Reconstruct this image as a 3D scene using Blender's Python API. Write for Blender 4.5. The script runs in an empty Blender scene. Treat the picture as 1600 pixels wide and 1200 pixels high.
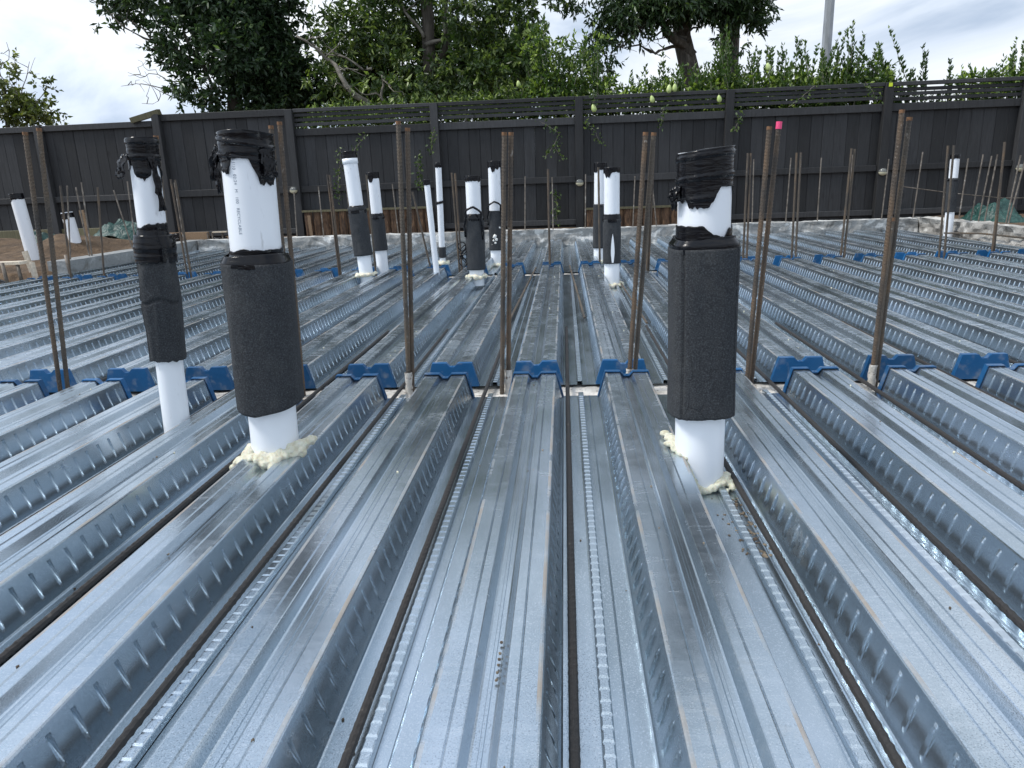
import bpy, bmesh, math, random
import numpy as np
from mathutils import Vector, Matrix, noise

random.seed(7); RNG = np.random.default_rng(7)
S = bpy.context.scene
COL = S.collection
PI = math.pi

# ------------------------------------------------------------------ camera
F, PITCH, YAW, ROLL, CAMH = 1132.9, 0.2683, 0.0785, -0.0358, 0.6869
cy, sy, cp, sp = math.cos(YAW), math.sin(YAW), math.cos(PITCH), math.sin(PITCH)
fwd = Vector((-sy*cp, cy*cp, -sp)); right = Vector((cy, sy, 0)); up = right.cross(fwd)
cr, sr = math.cos(ROLL), math.sin(ROLL)
r2 = cr*right + sr*up; u2 = -sr*right + cr*up
cam = bpy.data.cameras.new('camera'); camo = bpy.data.objects.new('camera', cam); COL.objects.link(camo)
M = Matrix((r2, u2, -fwd)).transposed().to_4x4(); M.translation = Vector((0, 0, CAMH))
camo.matrix_world = M
cam.sensor_fit = 'HORIZONTAL'; cam.sensor_width = 36; cam.lens = 36*F/1600
cam.clip_start = 0.02; cam.clip_end = 3000
S.camera = camo

# ------------------------------------------------------------------ sky, sun, exposure
SUN_EL, SUN_AZ = math.radians(54), math.radians(-104)      # azimuth from +Y towards +X: high on the left, a little behind
w = bpy.data.worlds.new('World'); S.world = w; w.use_nodes = True
nt = w.node_tree; nt.nodes.clear()
def N(t, kind, **kw):
    n = t.nodes.new(kind)
    for k, v in kw.items(): setattr(n, k, v)
    return n
out = N(nt, 'ShaderNodeOutputWorld'); bg = N(nt, 'ShaderNodeBackground')
sky = N(nt, 'ShaderNodeTexSky', sky_type='NISHITA', sun_disc=False)
sky.sun_elevation = SUN_EL; sky.sun_rotation = SUN_AZ
skm = N(nt, 'ShaderNodeVectorMath', operation='SCALE'); skm.inputs['Scale'].default_value = 0.10
nt.links.new(sky.outputs[0], skm.inputs[0])
tc = N(nt, 'ShaderNodeTexCoord')
mp = N(nt, 'ShaderNodeMapping'); mp.inputs['Scale'].default_value = (1.0, 1.0, 2.6); mp.inputs['Location'].default_value = (.35, .2, .1)
nt.links.new(tc.outputs['Generated'], mp.inputs[0])
n1 = N(nt, 'ShaderNodeTexNoise'); n1.inputs['Scale'].default_value = 2.9; n1.inputs['Detail'].default_value = 7; n1.inputs['Roughness'].default_value = .55; n1.inputs['Distortion'].default_value = .5
n2 = N(nt, 'ShaderNodeTexNoise'); n2.inputs['Scale'].default_value = 1.1; n2.inputs['Detail'].default_value = 4
nt.links.new(mp.outputs[0], n1.inputs[0]); nt.links.new(mp.outputs[0], n2.inputs[0])
cr1 = N(nt, 'ShaderNodeValToRGB'); e = cr1.color_ramp.elements
e[0].position = .39; e[0].color = (.30, .375, .49, 1); e[1].position = .60; e[1].color = (.655, .69, .735, 1)
x = cr1.color_ramp.elements.new(.49); x.color = (.49, .555, .65, 1)
nt.links.new(n1.outputs[0], cr1.inputs[0])
cr2 = N(nt, 'ShaderNodeValToRGB'); e = cr2.color_ramp.elements
e[0].position = .36; e[0].color = (.75,)*3+(1,); e[1].position = .5; e[1].color = (1,)*3+(1,)
nt.links.new(n2.outputs[0], cr2.inputs[0])
mx = N(nt, 'ShaderNodeMix', data_type='RGBA')
nt.links.new(cr2.outputs[0], mx.inputs['Factor']); nt.links.new(skm.outputs[0], mx.inputs['A']); nt.links.new(cr1.outputs[0], mx.inputs['B'])
# cloud cover is brighter round the veiled sun
dt = N(nt, 'ShaderNodeVectorMath', operation='DOT_PRODUCT'); nt.links.new(tc.outputs['Generated'], dt.inputs[0])
dt.inputs[1].default_value = (math.sin(SUN_AZ)*math.cos(SUN_EL), math.cos(SUN_AZ)*math.cos(SUN_EL), math.sin(SUN_EL))
mr = N(nt, 'ShaderNodeMapRange'); mr.inputs['From Min'].default_value = .1; mr.inputs['From Max'].default_value = 1.0; mr.inputs['To Min'].default_value = 1.0; mr.inputs['To Max'].default_value = 1.45
nt.links.new(dt.outputs['Value'], mr.inputs['Value'])
gl = N(nt, 'ShaderNodeVectorMath', operation='SCALE'); nt.links.new(mx.outputs['Result'], gl.inputs[0]); nt.links.new(mr.outputs[0], gl.inputs['Scale'])
nt.links.new(gl.outputs[0], bg.inputs['Color']); bg.inputs['Strength'].default_value = 1.0
nt.links.new(bg.outputs[0], out.inputs[0])

sl = bpy.data.lights.new('sun', 'SUN'); sl.energy = 1.9; sl.angle = math.radians(14); sl.color = (1, .96, .9)
so = bpy.data.objects.new('sun', sl); COL.objects.link(so)
sd = Vector((math.sin(SUN_AZ)*math.cos(SUN_EL), math.cos(SUN_AZ)*math.cos(SUN_EL), math.sin(SUN_EL)))
so.rotation_euler = sd.to_track_quat('Z', 'Y').to_euler(); so.location = (0, 0, 20)
S.view_settings.view_transform = 'Standard'; S.view_settings.look = 'None'
S.view_settings.exposure = 0.64; S.view_settings.gamma = 1; S.view_settings.use_curve_mapping = False

# ------------------------------------------------------------------ helpers
class MB:
    def __init__(s): s.v = []; s.f = []
    def add(s, vs, fs):
        o = len(s.v); s.v.extend(vs); s.f.extend([tuple(i+o for i in f) for f in fs])
    def box(s, x0, x1, y0, y1, z0, z1, m=None):
        vs = [(x, y, z) for x in (x0, x1) for y in (y0, y1) for z in (z0, z1)]
        if m is not None: vs = [tuple(m @ Vector(p)) for p in vs]
        s.add(vs, [(0, 1, 3, 2), (4, 6, 7, 5), (0, 4, 5, 1), (2, 3, 7, 6), (0, 2, 6, 4), (1, 5, 7, 3)])
    def tube(s, pts, rad, n=8, caps=True):
        pts = [Vector(p) for p in pts]
        if not hasattr(rad, '__len__'): rad = [rad]*len(pts)
        vs = []; fs = []
        for i, p in enumerate(pts):
            a = pts[max(i-1, 0)]; b = pts[min(i+1, len(pts)-1)]
            d = (b-a).normalized() if (b-a).length > 1e-9 else Vector((0, 0, 1))
            h = Vector((1, 0, 0)) if abs(d.x) < .8 else Vector((0, 1, 0))
            u = d.cross(h).normalized(); v = d.cross(u)
            for k in range(n):
                t = 2*PI*k/n; vs.append(tuple(p + (u*math.cos(t)+v*math.sin(t))*rad[i]))
        for i in range(len(pts)-1):
            for k in range(n):
                fs.append((i*n+k, i*n+(k+1) % n, (i+1)*n+(k+1) % n, (i+1)*n+k))
        if caps:
            fs.append(tuple(range(n))[::-1]); fs.append(tuple((len(pts)-1)*n+k for k in range(n)))
        s.add(vs, fs)
    def ico(s, c, r, sub=1, amp=0.0, sc=(1, 1, 1)):
        bm = bmesh.new(); bmesh.ops.create_icosphere(bm, subdivisions=sub, radius=1)
        vs = []
        for v in bm.verts:
            k = 1 + amp*noise.noise(Vector(v.co)*2.1 + Vector(c)*31)
            vs.append((c[0]+v.co.x*r*sc[0]*k, c[1]+v.co.y*r*sc[1]*k, c[2]+v.co.z*r*sc[2]*k))
        fs = [tuple(v.index for v in f.verts) for f in bm.faces]; bm.free(); s.add(vs, fs)
    def mesh(s, name, mat, smooth=False):
        me = bpy.data.meshes.new(name); me.from_pydata(s.v, [], s.f); me.validate()
        if mat: me.materials.append(mat)
        if smooth: me.polygons.foreach_set('use_smooth', [True]*len(me.polygons))
        me.update(); return me
    def build(s, name, mat, parent=None, loc=(0, 0, 0), smooth=False):
        return link(name, s.mesh(name, mat, smooth), parent, loc)
def link(name, me, parent=None, loc=(0, 0, 0)):
    o = bpy.data.objects.new(name, me); COL.objects.link(o); o.location = loc
    if parent: o.parent = parent
    return o
def tag(o, label=None, cat=None, group=None, kind=None):
    if label: o['label'] = label
    if cat: o['category'] = cat
    if group: o['group'] = group
    if kind: o['kind'] = kind
    return o
def thing(name, label, cat, loc=(0, 0, 0), group=None):
    o = bpy.data.objects.new(name, None); COL.objects.link(o); o.location = loc; o.empty_display_size = .05
    return tag(o, label, cat, group)
ORD = ['leftmost', 'second', 'third', 'fourth', 'fifth', 'sixth', 'seventh', 'eighth', 'ninth', 'tenth', 'eleventh', 'twelfth', 'thirteenth',
       'fourteenth', 'fifteenth', 'sixteenth', 'seventeenth', 'eighteenth', 'nineteenth', 'twentieth', 'twenty-first', 'twenty-second',
       'twenty-third', 'twenty-fourth', 'twenty-fifth', 'twenty-sixth', 'twenty-seventh', 'twenty-eighth']
def ordl(i): return 'leftmost' if i == 0 else ORD[i]+' from the left'

# ------------------------------------------------------------------ materials
class Mat:
    def __init__(s, name, rough=.6, metal=0.0, coat=0.0, spec=None):
        s.m = bpy.data.materials.new(name); s.m.use_nodes = True; s.t = s.m.node_tree
        s.b = s.t.nodes['Principled BSDF']; s.b.inputs['Roughness'].default_value = rough; s.b.inputs['Metallic'].default_value = metal
        s.b.inputs['Coat Weight'].default_value = coat
        if spec is not None: s.b.inputs['Specular IOR Level'].default_value = spec
        s.tc = N(s.t, 'ShaderNodeTexCoord'); s.oi = None; s.vec = s.tc.outputs['Object']
    def L(s, a, b): s.t.links.new(a, b)
    def rnd(s):
        if not s.oi: s.oi = N(s.t, 'ShaderNodeObjectInfo')
        return s.oi.outputs['Random']
    def shift(s, k=37.0):
        a = N(s.t, 'ShaderNodeMath', operation='MULTIPLY'); s.L(s.rnd(), a.inputs[0]); a.inputs[1].default_value = k
        v = N(s.t, 'ShaderNodeVectorMath', operation='ADD'); s.L(s.tc.outputs['Object'], v.inputs[0]); s.L(a.outputs[0], v.inputs[1]); s.vec = v.outputs[0]; return s
    def world(s):
        g = N(s.t, 'ShaderNodeNewGeometry'); s.vec = g.outputs['Position']; return s
    def noise(s, scale, st=(1, 1, 1), detail=4, rough=.55, dist=0.0, vec=None):
        m = N(s.t, 'ShaderNodeMapping'); m.inputs['Scale'].default_value = st; s.L(vec or s.vec, m.inputs[0])
        n = N(s.t, 'ShaderNodeTexNoise'); n.inputs['Scale'].default_value = scale; n.inputs['Detail'].default_value = detail
        n.inputs['Roughness'].default_value = rough; n.inputs['Distortion'].default_value = dist
        s.L(m.outputs[0], n.inputs[0]); return n.outputs[0]
    def vor(s, scale, st=(1, 1, 1), out='Color', feat='F1'):
        m = N(s.t, 'ShaderNodeMapping'); m.inputs['Scale'].default_value = st; s.L(s.vec, m.inputs[0])
        n = N(s.t, 'ShaderNodeTexVoronoi', feature=feat); n.inputs['Scale'].default_value = scale; s.L(m.outputs[0], n.inputs[0]); return n.outputs[out]
    def ramp(s, fac, stops, interp='LINEAR'):
        r = N(s.t, 'ShaderNodeValToRGB'); r.color_ramp.interpolation = interp; e = r.color_ramp.elements
        while len(e) < len(stops): e.new(.5)
        for i, (p, c) in enumerate(stops):
            e[i].position = p; e[i].color = (c, c, c, 1) if not hasattr(c, '__len__') else tuple(c)+(1,)
        s.L(fac, r.inputs[0]); return r.outputs[0]
    def mix(s, fac, a, b, mode='MIX'):
        m = N(s.t, 'ShaderNodeMix', data_type='RGBA', blend_type=mode)
        for sock, v in (('Factor', fac), ('A', a), ('B', b)):
            if isinstance(v, bpy.types.NodeSocket): s.L(v, m.inputs[sock])
            elif sock == 'Factor': m.inputs[sock].default_value = v
            else: m.inputs[sock].default_value = (v, v, v, 1) if not hasattr(v, '__len__') else tuple(v)+(1,)
        return m.outputs['Result']
    def math(s, op, a, b=None, c=None, clamp=False):
        m = N(s.t, 'ShaderNodeMath', operation=op, use_clamp=clamp)
        for i, v in enumerate((a, b, c)):
            if v is None: continue
            if isinstance(v, bpy.types.NodeSocket): s.L(v, m.inputs[i])
            else: m.inputs[i].default_value = v
        return m.outputs[0]
    def sep(s, vec=None):
        n = N(s.t, 'ShaderNodeSeparateXYZ'); s.L(vec or s.tc.outputs['Object'], n.inputs[0]); return n.outputs
    def set(s, sock, v):
        if isinstance(v, bpy.types.NodeSocket): s.L(v, s.b.inputs[sock])
        else: s.b.inputs[sock].default_value = tuple(v)+(1,) if hasattr(v, '__len__') else v
        return s
    def bump(s, h, dist=.002, strength=1.0):
        b = N(s.t, 'ShaderNodeBump'); b.inputs['Distance'].default_value = dist; b.inputs['Strength'].default_value = strength
        s.L(h, b.inputs['Height']); s.L(b.outputs[0], s.b.inputs['Normal']); return s

def zinc(name, scuff):
    m = Mat(name, .35, .93).shift()
    big = m.noise(5, (1, .35, 1), 5)
    fine = m.noise(420, (1, .8, 1), 2)
    sp_ = m.vor(230)
    base = m.ramp(big, [(.32, (.33, .395, .44)), (.5, (.43, .505, .565)), (.68, (.53, .605, .68))])
    base = m.mix(m.math('MULTIPLY', m.math('SUBTRACT', sp_, .5), .0), base, base)
    base = m.mix(m.ramp(fine, [(.55, 0), (.68, .35)]), base, (.78, .82, .88))
    # small dark water spots gathered in patches
    spots = m.ramp(m.noise(520, (1, 1, 1), 1), [(.58, 0), (.66, 1)])
    patch = m.ramp(m.noise(3.1, (1, .5, 1), 3), [(.50, 0), (.66, .6)])
    base = m.mix(m.math('MULTIPLY', spots, patch), base, (.10, .13, .16))
    # chalky transverse scuffs on the rib crowns
    o = m.sep()
    top = m.math('GREATER_THAN', o[2], .076)
    sc = m.math('MAXIMUM', m.ramp(m.noise(7, (1.6, 5, 1), 7, .75, 1.2), [(.50, 0), (.70, scuff)]),
                m.math('MULTIPLY', m.ramp(m.noise(9, (1.2, 8, 1), 6, .7, .6), [(.50, 0), (.66, scuff)]), m.ramp(m.noise(2.3, (1, 1, 1), 2), [(.4, .2), (.65, 1)])))
    sc = m.math('MULTIPLY', sc, top)
    base = m.mix(sc, base, (.72, .77, .83))
    # dusty lines along the crown corners
    ax = m.math('ABSOLUTE', o[0])
    ln = m.math('LESS_THAN', m.math('ABSOLUTE', m.math('SUBTRACT', ax, .0650)), .0030)
    dn = m.ramp(m.noise(7, (1, 1, 1), 4), [(.42, 0), (.62, .8)])
    dl = m.math('MULTIPLY', m.math('MULTIPLY', ln, dn), top)
    mud = m.ramp(m.noise(2.6, (1, .8, 1), 5, .65), [(.62, 0), (.74, .5)])
    mudm = m.math('MULTIPLY', mud, m.ramp(m.noise(90, (1, 1, 1), 3), [(.35, 0), (.65, 1)]))
    dirt = m.math('MAXIMUM', dl, mudm)
    base = m.mix(dirt, base, (.24, .19, .14))
    m.set('Base Color', base)
    m.set('Metallic', m.math('SUBTRACT', .93, m.math('ADD', m.math('MULTIPLY', dirt, .9), m.math('MULTIPLY', sc, .55)), clamp=True))
    rgh = m.ramp(m.noise(14, (1, .4, 1), 4), [(.3, .17), (.7, .29)])
    rgh = m.math('ADD', rgh, m.math('MULTIPLY', m.math('ADD', sc, dirt), .25))
    m.set('Roughness', rgh)
    hb = m.math('ADD', m.math('MULTIPLY', fine, .22), m.math('MULTIPLY', m.noise(5, (1, .3, 1), 2), 1.6))
    m.bump(hb, .0012, .5)
    return m.m
ZINC = zinc('galvanised_steel_sheet', .16); ZINC_B = zinc('scuffed_galvanised_steel_sheet', .42)
def wood_dark(name, col, k=1.0):
    m = Mat(name, .62, spec=.35).shift()
    g = m.noise(6, (9, 9, .7), 6, .6, .8)
    knots = m.ramp(m.vor(3.0, (2.4, 2.4, .9), 'Distance'), [(.05, 1), (.2, 0)])
    c = m.ramp(g, [(.3, tuple(a*.72 for a in col)), (.7, tuple(a*1.25 for a in col))])
    c = m.mix(m.math('MULTIPLY', knots, m.ramp(m.noise(4), [(.5, 0), (.6, .75)])), c, tuple(a*.4 for a in col))
    sc = m.math('MULTIPLY', m.ramp(m.noise(50, (1, 1, 1), 2), [(.70, 0), (.76, .4)]), m.ramp(m.noise(2.2), [(.5, 0), (.7, 1)]))
    c = m.mix(sc, c, (.16, .16, .14))
    t = m.math('MULTIPLY_ADD', m.rnd(), .8, .65)
    c = m.mix(1.0, c, t, 'MULTIPLY')
    m.set('Base Color', c); m.bump(g, .003, .5); return m.m
FENCE = wood_dark('charcoal_stained_timber', (.027, .028, .0300))
FENCE2 = wood_dark('charcoal_stained_timber_rail', (.034, .035, .037))
MOSSY = wood_dark('weathered_green_timber', (.13, .12, .07))
m = Mat('raw_pine', .7).shift(); g = m.noise(12, (8, .6, 8), 5, .6, .5)
m.set('Base Color', m.ramp(g, [(.3, (.20, .13, .075)), (.7, (.38, .26, .16))])).bump(g, .001); PINE = m.m
m = Mat('pale_timber', .7).shift(); g = m.noise(9, (8, .6, 8), 5)
m.set('Base Color', m.ramp(g, [(.3, (.48, .40, .30)), (.7, (.72, .64, .52))])).bump(g, .001); PALE = m.m
m = Mat('rough_brown_timber', .85).shift(); g = m.noise(7, (4, 4, 1), 7, .7, 1.2)
c = m.ramp(g, [(.32, (.022, .014, .010)), (.5, (.085, .048, .027)), (.68, (.17, .10, .052)), (.82, (.27, .22, .17))])
m.set('Base Color', c).bump(g, .02); BARK = m.m
def rebar_mat(name, rust):
    m = Mat(name, .72, .25).shift()
    n = m.noise(16, (1, 1, .4), 5, .65); f = m.noise(300, (1, 1, 1), 2)
    c = m.ramp(n, [(.3, (.075, .070, .064)), (.54, (.14, .118, .092)), (.70-.08*rust, (.19, .135, .085)), (.84-.1*rust, (.30, .15, .06))])
    if not rust: c = m.mix(.75, c, (.10, .105, .115))
    c = m.mix(m.ramp(f, [(.4, 0), (.7, .5)]), c, (.05, .04, .035))
    c = m.mix(m.math('MULTIPLY', m.rnd(), .40 if rust else .08), c, m.ramp(n, [(.35, (.06, .045, .035)), (.62, (.20, .11, .055))]))
    c = m.mix(m.math('MULTIPLY', m.ramp(m.noise(85, (1, 1, .5), 2), [(.66, 0), (.70, .7)]), m.ramp(m.noise(3), [(.5, 0), (.6, 1)])), c, (.36, .33, .29))
    c = m.mix(1.0, c, .80 if rust else .30, 'MULTIPLY')
    m.set('Base Color', c).bump(f, .0008); return m.m
REBAR = rebar_mat('brown_rebar_steel', .3); REBAR_D = rebar_mat('dark_rebar_steel', 0.0); REBAR_G = rebar_mat('grey_rebar_steel', .05)
m = Mat('rusty_bar_end', .85); m.set('Base Color', m.ramp(m.noise(120), [(.3, (.10, .055, .03)), (.7, (.22, .11, .05))])); RUST = m.m
m = Mat('pink_marking_paint', .5); m.set('Base Color', (.80, .07, .20)); PINK = m.m
m = Mat('white_plastic_pipe', .33, spec=.5).shift(); n = m.noise(5, (1, 1, .5), 4); s_ = m.noise(60, (1, 1, .25), 3)
c = m.mix(m.ramp(n, [(.45, 0), (.75, .35)]), (.80, .83, .87), (.66, .68, .70))
c = m.mix(m.ramp(s_, [(.66, 0), (.74, .5)]), c, (.42, .42, .42)); m.set('Base Color', c); PVC = m.m
m = Mat('black_plastic_tape', .2, spec=.28).shift(); n = m.noise(18, (1, 1, 6), 4, .6, .8)
m.set('Base Color', (.0035, .0035, .005)).set('Roughness', m.ramp(n, [(.3, .10), (.7, .26)])).bump(m.noise(20, (1, 1, 6), 3, .5, .8), .0016, .6); TAPE = m.m
m = Mat('charcoal_foam_rubber', .93, spec=.25).shift(); f = m.noise(330, (1, 1, 1), 4, .7); b_ = m.noise(28, (1, 1, 1), 5, .65, .4)
cr_ = m.ramp(m.vor(17, (1, 1, .8), 'Distance', 'DISTANCE_TO_EDGE'), [(.0, 0), (.018, 1)]); crm = m.ramp(m.noise(7), [(.55, 0), (.66, .4)])
crk = m.math('MULTIPLY', m.math('SUBTRACT', 1.0, cr_), crm)
c = m.ramp(f, [(.3, (.018, .019, .021)), (.50, (.036, .039, .043)), (.70, (.080, .086, .094))])
c = m.mix(m.math('MULTIPLY', crk, .8), c, (.004, .004, .005))
c = m.mix(m.ramp(m.noise(9, (1, 1, .6), 5, .7), [(.50, 0), (.72, .30)]), c, (.12, .12, .115))
m.set('Base Color', c)
h = m.math('SUBTRACT', m.math('ADD', m.math('MULTIPLY', f, .55), b_), m.math('MULTIPLY', crk, .9)); m.bump(h, .004, .9); SLEEVE = m.m
m = Mat('expanding_foam', .75).shift(); n = m.noise(80, (1, 1, 1), 6, .72)
m.set('Base Color', m.ramp(n, [(.3, (.54, .49, .33)), (.5, (.74, .71, .56)), (.7, (.84, .82, .70))])).bump(n, .009, 1.0)
m.set('Subsurface Weight', .1); FOAM = m.m
m = Mat('blue_plastic', .42).shift(); n = m.noise(70, (1, 1, 1), 3)
c = m.mix(m.ramp(n, [(.5, 0), (.8, .4)]), (.004, .080, .215), (.015, .12, .28)); c = m.mix(m.ramp(m.noise(25), [(.54, 0), (.72, .45)]), c, (.3, .32, .33))
c = m.mix(1.0, c, m.math('MULTIPLY_ADD', m.rnd(), .5, .72), 'MULTIPLY'); m.set('Base Color', c).bump(n, .0005); BLUE = m.m
m = Mat('rough_site_concrete', .9).world(); n = m.noise(9, (1, 1, 1), 7, .65); f = m.noise(70, (1, 1, 1), 4)
c = m.ramp(n, [(.27, (.12, .10, .09)), (.40, (.42, .40, .36)), (.58, (.66, .63, .58))]); c = m.mix(m.ramp(f, [(.58, 0), (.66, .85)]), c, (.10, .07, .05))
m.set('Base Color', c).bump(n, .02); BEAM = m.m
def kerbmat(name, lo, mid, hi, t):
    m = Mat(name, .88).world(); n = m.noise(4.2, (1, 1, 1.6), 7, .62, .9); f = m.noise(45, (1, 1, 1), 4)
    c = m.ramp(n, [(.30, lo), (.46, mid), (t, mid), (t+.07, hi)]); c = m.mix(m.ramp(f, [(.55, 0), (.75, .5)]), c, lo)
    m.set('Base Color', c).bump(m.math('ADD', n, m.math('MULTIPLY', f, .2)), .02); return m.m
KERB = kerbmat('blotched_grey_concrete', (.09, .09, .085), (.27, .27, .26), (.60, .60, .58), .52)
KERB_W = kerbmat('rough_whitish_concrete', (.11, .105, .095), (.30, .29, .27), (.50, .49, .46), .52)
KERB_S = kerbmat('smooth_grey_concrete', (.11, .105, .09), (.24, .25, .25), (.32, .33, .33), .56)
m = Mat('brown_soil', .95).world(); n = m.noise(7, (1, 1, 1), 8, .7); f = m.noise(60, (1, 1, 1), 5, .7)
c = m.ramp(n, [(.3, (.045, .028, .016)), (.55, (.125, .080, .046)), (.75, (.22, .15, .09))]); c = m.mix(m.ramp(f, [(.55, 0), (.75, .6)]), c, (.25, .2, .14))
m.set('Base Color', c).bump(m.math('ADD', n, m.math('MULTIPLY', f, .3)), .05); SOIL = m.m
m = Mat('plywood', .8); m.set('Base Color', (.12, .09, .06)); PLY = m.m
m = Mat('green_tarpaulin', .45).shift(); n = m.noise(14, (1, 1, 1), 4)
m.set('Base Color', m.ramp(n, [(.3, (.004, .026, .022)), (.7, (.018, .075, .062))])).bump(n, .03); TARP = m.m
m = Mat('black_polythene', .25).shift(); m.set('Base Color', (.008, .008, .010)).bump(m.noise(20, (1, 1, 2), 4), .02); POLY = m.m
m = Mat('galvanised_pole', .5, .6).shift(); n = m.noise(4, (2, 2, .6), 5)
m.set('Base Color', m.ramp(n, [(.3, (.25, .27, .28)), (.7, (.42, .45, .47))])); POLE = m.m
m = Mat('bar_steel_grey', .6, .4).shift(); m.set('Base Color', m.ramp(m.noise(14), [(.35, (.10, .085, .07)), (.6, (.22, .19, .16)), (.75, (.42, .40, .37))])); THIN = m.m
m = Mat('cream_plastic', .4); m.set('Base Color', (.62, .60, .44)); CREAM = m.m
m = Mat('clear_plastic', .08); m.set('Base Color', (.35, .36, .34)).set('Transmission Weight', .6); CLEAR = m.m
m = Mat('yellow_tag', .5); m.set('Base Color', (.62, .75, .03)); YEL = m.m
m = Mat('printed_ink', .6); m.set('Base Color', (.16, .20, .26)); INK = m.m
m = Mat('green_fruit_skin', .4).shift(); m.set('Base Color', m.ramp(m.noise(12), [(.3, (.34, .46, .13)), (.7, (.52, .60, .25))])); FRUIT = m.m
m = Mat('tree_bark', .9).shift(); n = m.noise(5, (3, 3, .6), 7, .65)
m.set('Base Color', m.ramp(n, [(.3, (.035, .030, .024)), (.6, (.12, .105, .085)), (.75, (.22, .20, .17))])).bump(n, .04); TRUNK = m.m
m = Mat('pale_branch', .85).shift(); n = m.noise(6, (2, 2, 2), 6)
m.set('Base Color', m.ramp(n, [(.3, (.09, .08, .065)), (.7, (.26, .24, .20))])).bump(n, .02); BRANCH = m.m
m = Mat('stone_bits', .9); m.set('Base Color', m.ramp(m.noise(30), [(.4, (.07, .05, .035)), (.6, (.22, .18, .13))])); BITS = m.m
m = Mat('foam_crumbs', .9); m.set('Base Color', (.72, .68, .50)); CRUMB = m.m
def leafmat(name, dark, mid, lite, tr=.25, rough=.38):
    m = Mat(name, rough, spec=.5)
    a = N(m.t, 'ShaderNodeAttribute', attribute_name='tint')
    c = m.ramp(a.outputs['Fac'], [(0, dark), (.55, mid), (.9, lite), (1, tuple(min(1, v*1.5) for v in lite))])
    m.set('Base Color', c); 
    tl = N(m.t, 'ShaderNodeBsdfTranslucent'); m.L(m.mix(1.0, c, (1.1, 1.3, .5), 'MULTIPLY'), tl.inputs[0])
    ms = N(m.t, 'ShaderNodeMixShader'); ms.inputs[0].default_value = tr
    m.L(m.b.outputs[0], ms.inputs[1]); m.L(tl.outputs[0], ms.inputs[2]); m.L(ms.outputs[0], m.t.nodes['Material Output'].inputs[0]); return m.m
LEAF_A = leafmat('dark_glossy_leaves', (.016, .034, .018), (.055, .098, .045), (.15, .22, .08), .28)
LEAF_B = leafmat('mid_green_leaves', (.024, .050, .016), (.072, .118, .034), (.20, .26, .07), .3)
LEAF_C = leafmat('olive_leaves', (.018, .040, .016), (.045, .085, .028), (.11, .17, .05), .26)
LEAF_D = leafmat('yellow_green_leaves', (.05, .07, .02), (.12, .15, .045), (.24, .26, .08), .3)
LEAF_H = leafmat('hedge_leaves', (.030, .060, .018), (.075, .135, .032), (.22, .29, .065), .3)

# ------------------------------------------------------------------ layout constants (metres)
XC, PITCHX = -0.105, 0.30
Y_N0, Y_N1 = -0.60, 2.331           # near bay
Y_M0, Y_M1 = 2.468, 5.655           # middle bay
Y_F0, Y_F1 = 5.790, 8.26            # far bay
KMIN, KMAX = -14, 12
HR = .08; WT = .0683; WB = .0898

# ------------------------------------------------------------------ ground
def gz(x, y):
    if -4.36 < x < 3.96 and y < 8.36: return -.28
    z = .10 + .02*noise.noise(Vector((x*1.3, y*1.3, 0))) + .02*noise.noise(Vector((x*6, y*6, 3)))
    if x < -4.3 and y > 4:
        def hill(cx, cy, rx, ry, h): return h*math.exp(-((x-cx)/rx)**2-((y-cy)/ry)**2)
        z += hill(-5.45, 7.75, .45, .5, .20)+hill(-6.8, 8.2, .9, .8, .16)+hill(-5.0, 8.0, .4, .4, .08)+hill(-8.5, 9, 1.2, .8, .15)
        z += .05*noise.noise(Vector((x*3.5, y*3.5, 7)))
        if y < 6.0 and x > -5.6: z -= .10
    return z
xs = np.concatenate([[-1500, -300, -80, -30, -16, -11], np.arange(-9.5, -4.2, .06), [-3, 0, 2, 3.9], np.arange(3.97, 7, .15), [9, 14, 30, 80, 300, 1500]])
ys = np.concatenate([[-1500, -200, -40, -10, -2, 2, 3.5], np.arange(4.4, 10.6, .07), [12, 16, 24, 50, 150, 500, 1500]])
vs = [(float(a), float(b), gz(float(a), float(b))) for b in ys for a in xs]; nx = len(xs)
fs = [(j*nx+i, j*nx+i+1, (j+1)*nx+i+1, (j+1)*nx+i) for j in range(len(ys)-1) for i in range(nx-1)]
g = MB(); g.add(vs, fs); tag(g.build('ground', SOIL, smooth=True), 'bare brown soil around the steel deck', kind='structure')
# concrete beams glimpsed in the gaps between the bays
for y0, y1, lb in ((2.28, 2.53, 'near'), (5.60, 5.84, 'far')):
    b = MB(); n = 420
    vs = []; fs = []
    for i in range(n+1):
        x = -4.3+8.2*i/n
        for j in range(9):
            y = y0+(y1-y0)*j/8
            vs.append((x, y, -.010+.007*noise.noise(Vector((x*25, y*25, 1)))))
    for i in range(n):
        for j in range(8): fs.append((i*9+j, (i+1)*9+j, (i+1)*9+j+1, i*9+j+1))
    b.add(vs, fs); b.box(-4.3, 3.9, y0+.005, y1-.005, -.27, -.022)
    tag(b.build('concrete_beam', BEAM), 'rough concrete beam top showing in the %s gap between deck bays' % lb, kind='structure')

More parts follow.
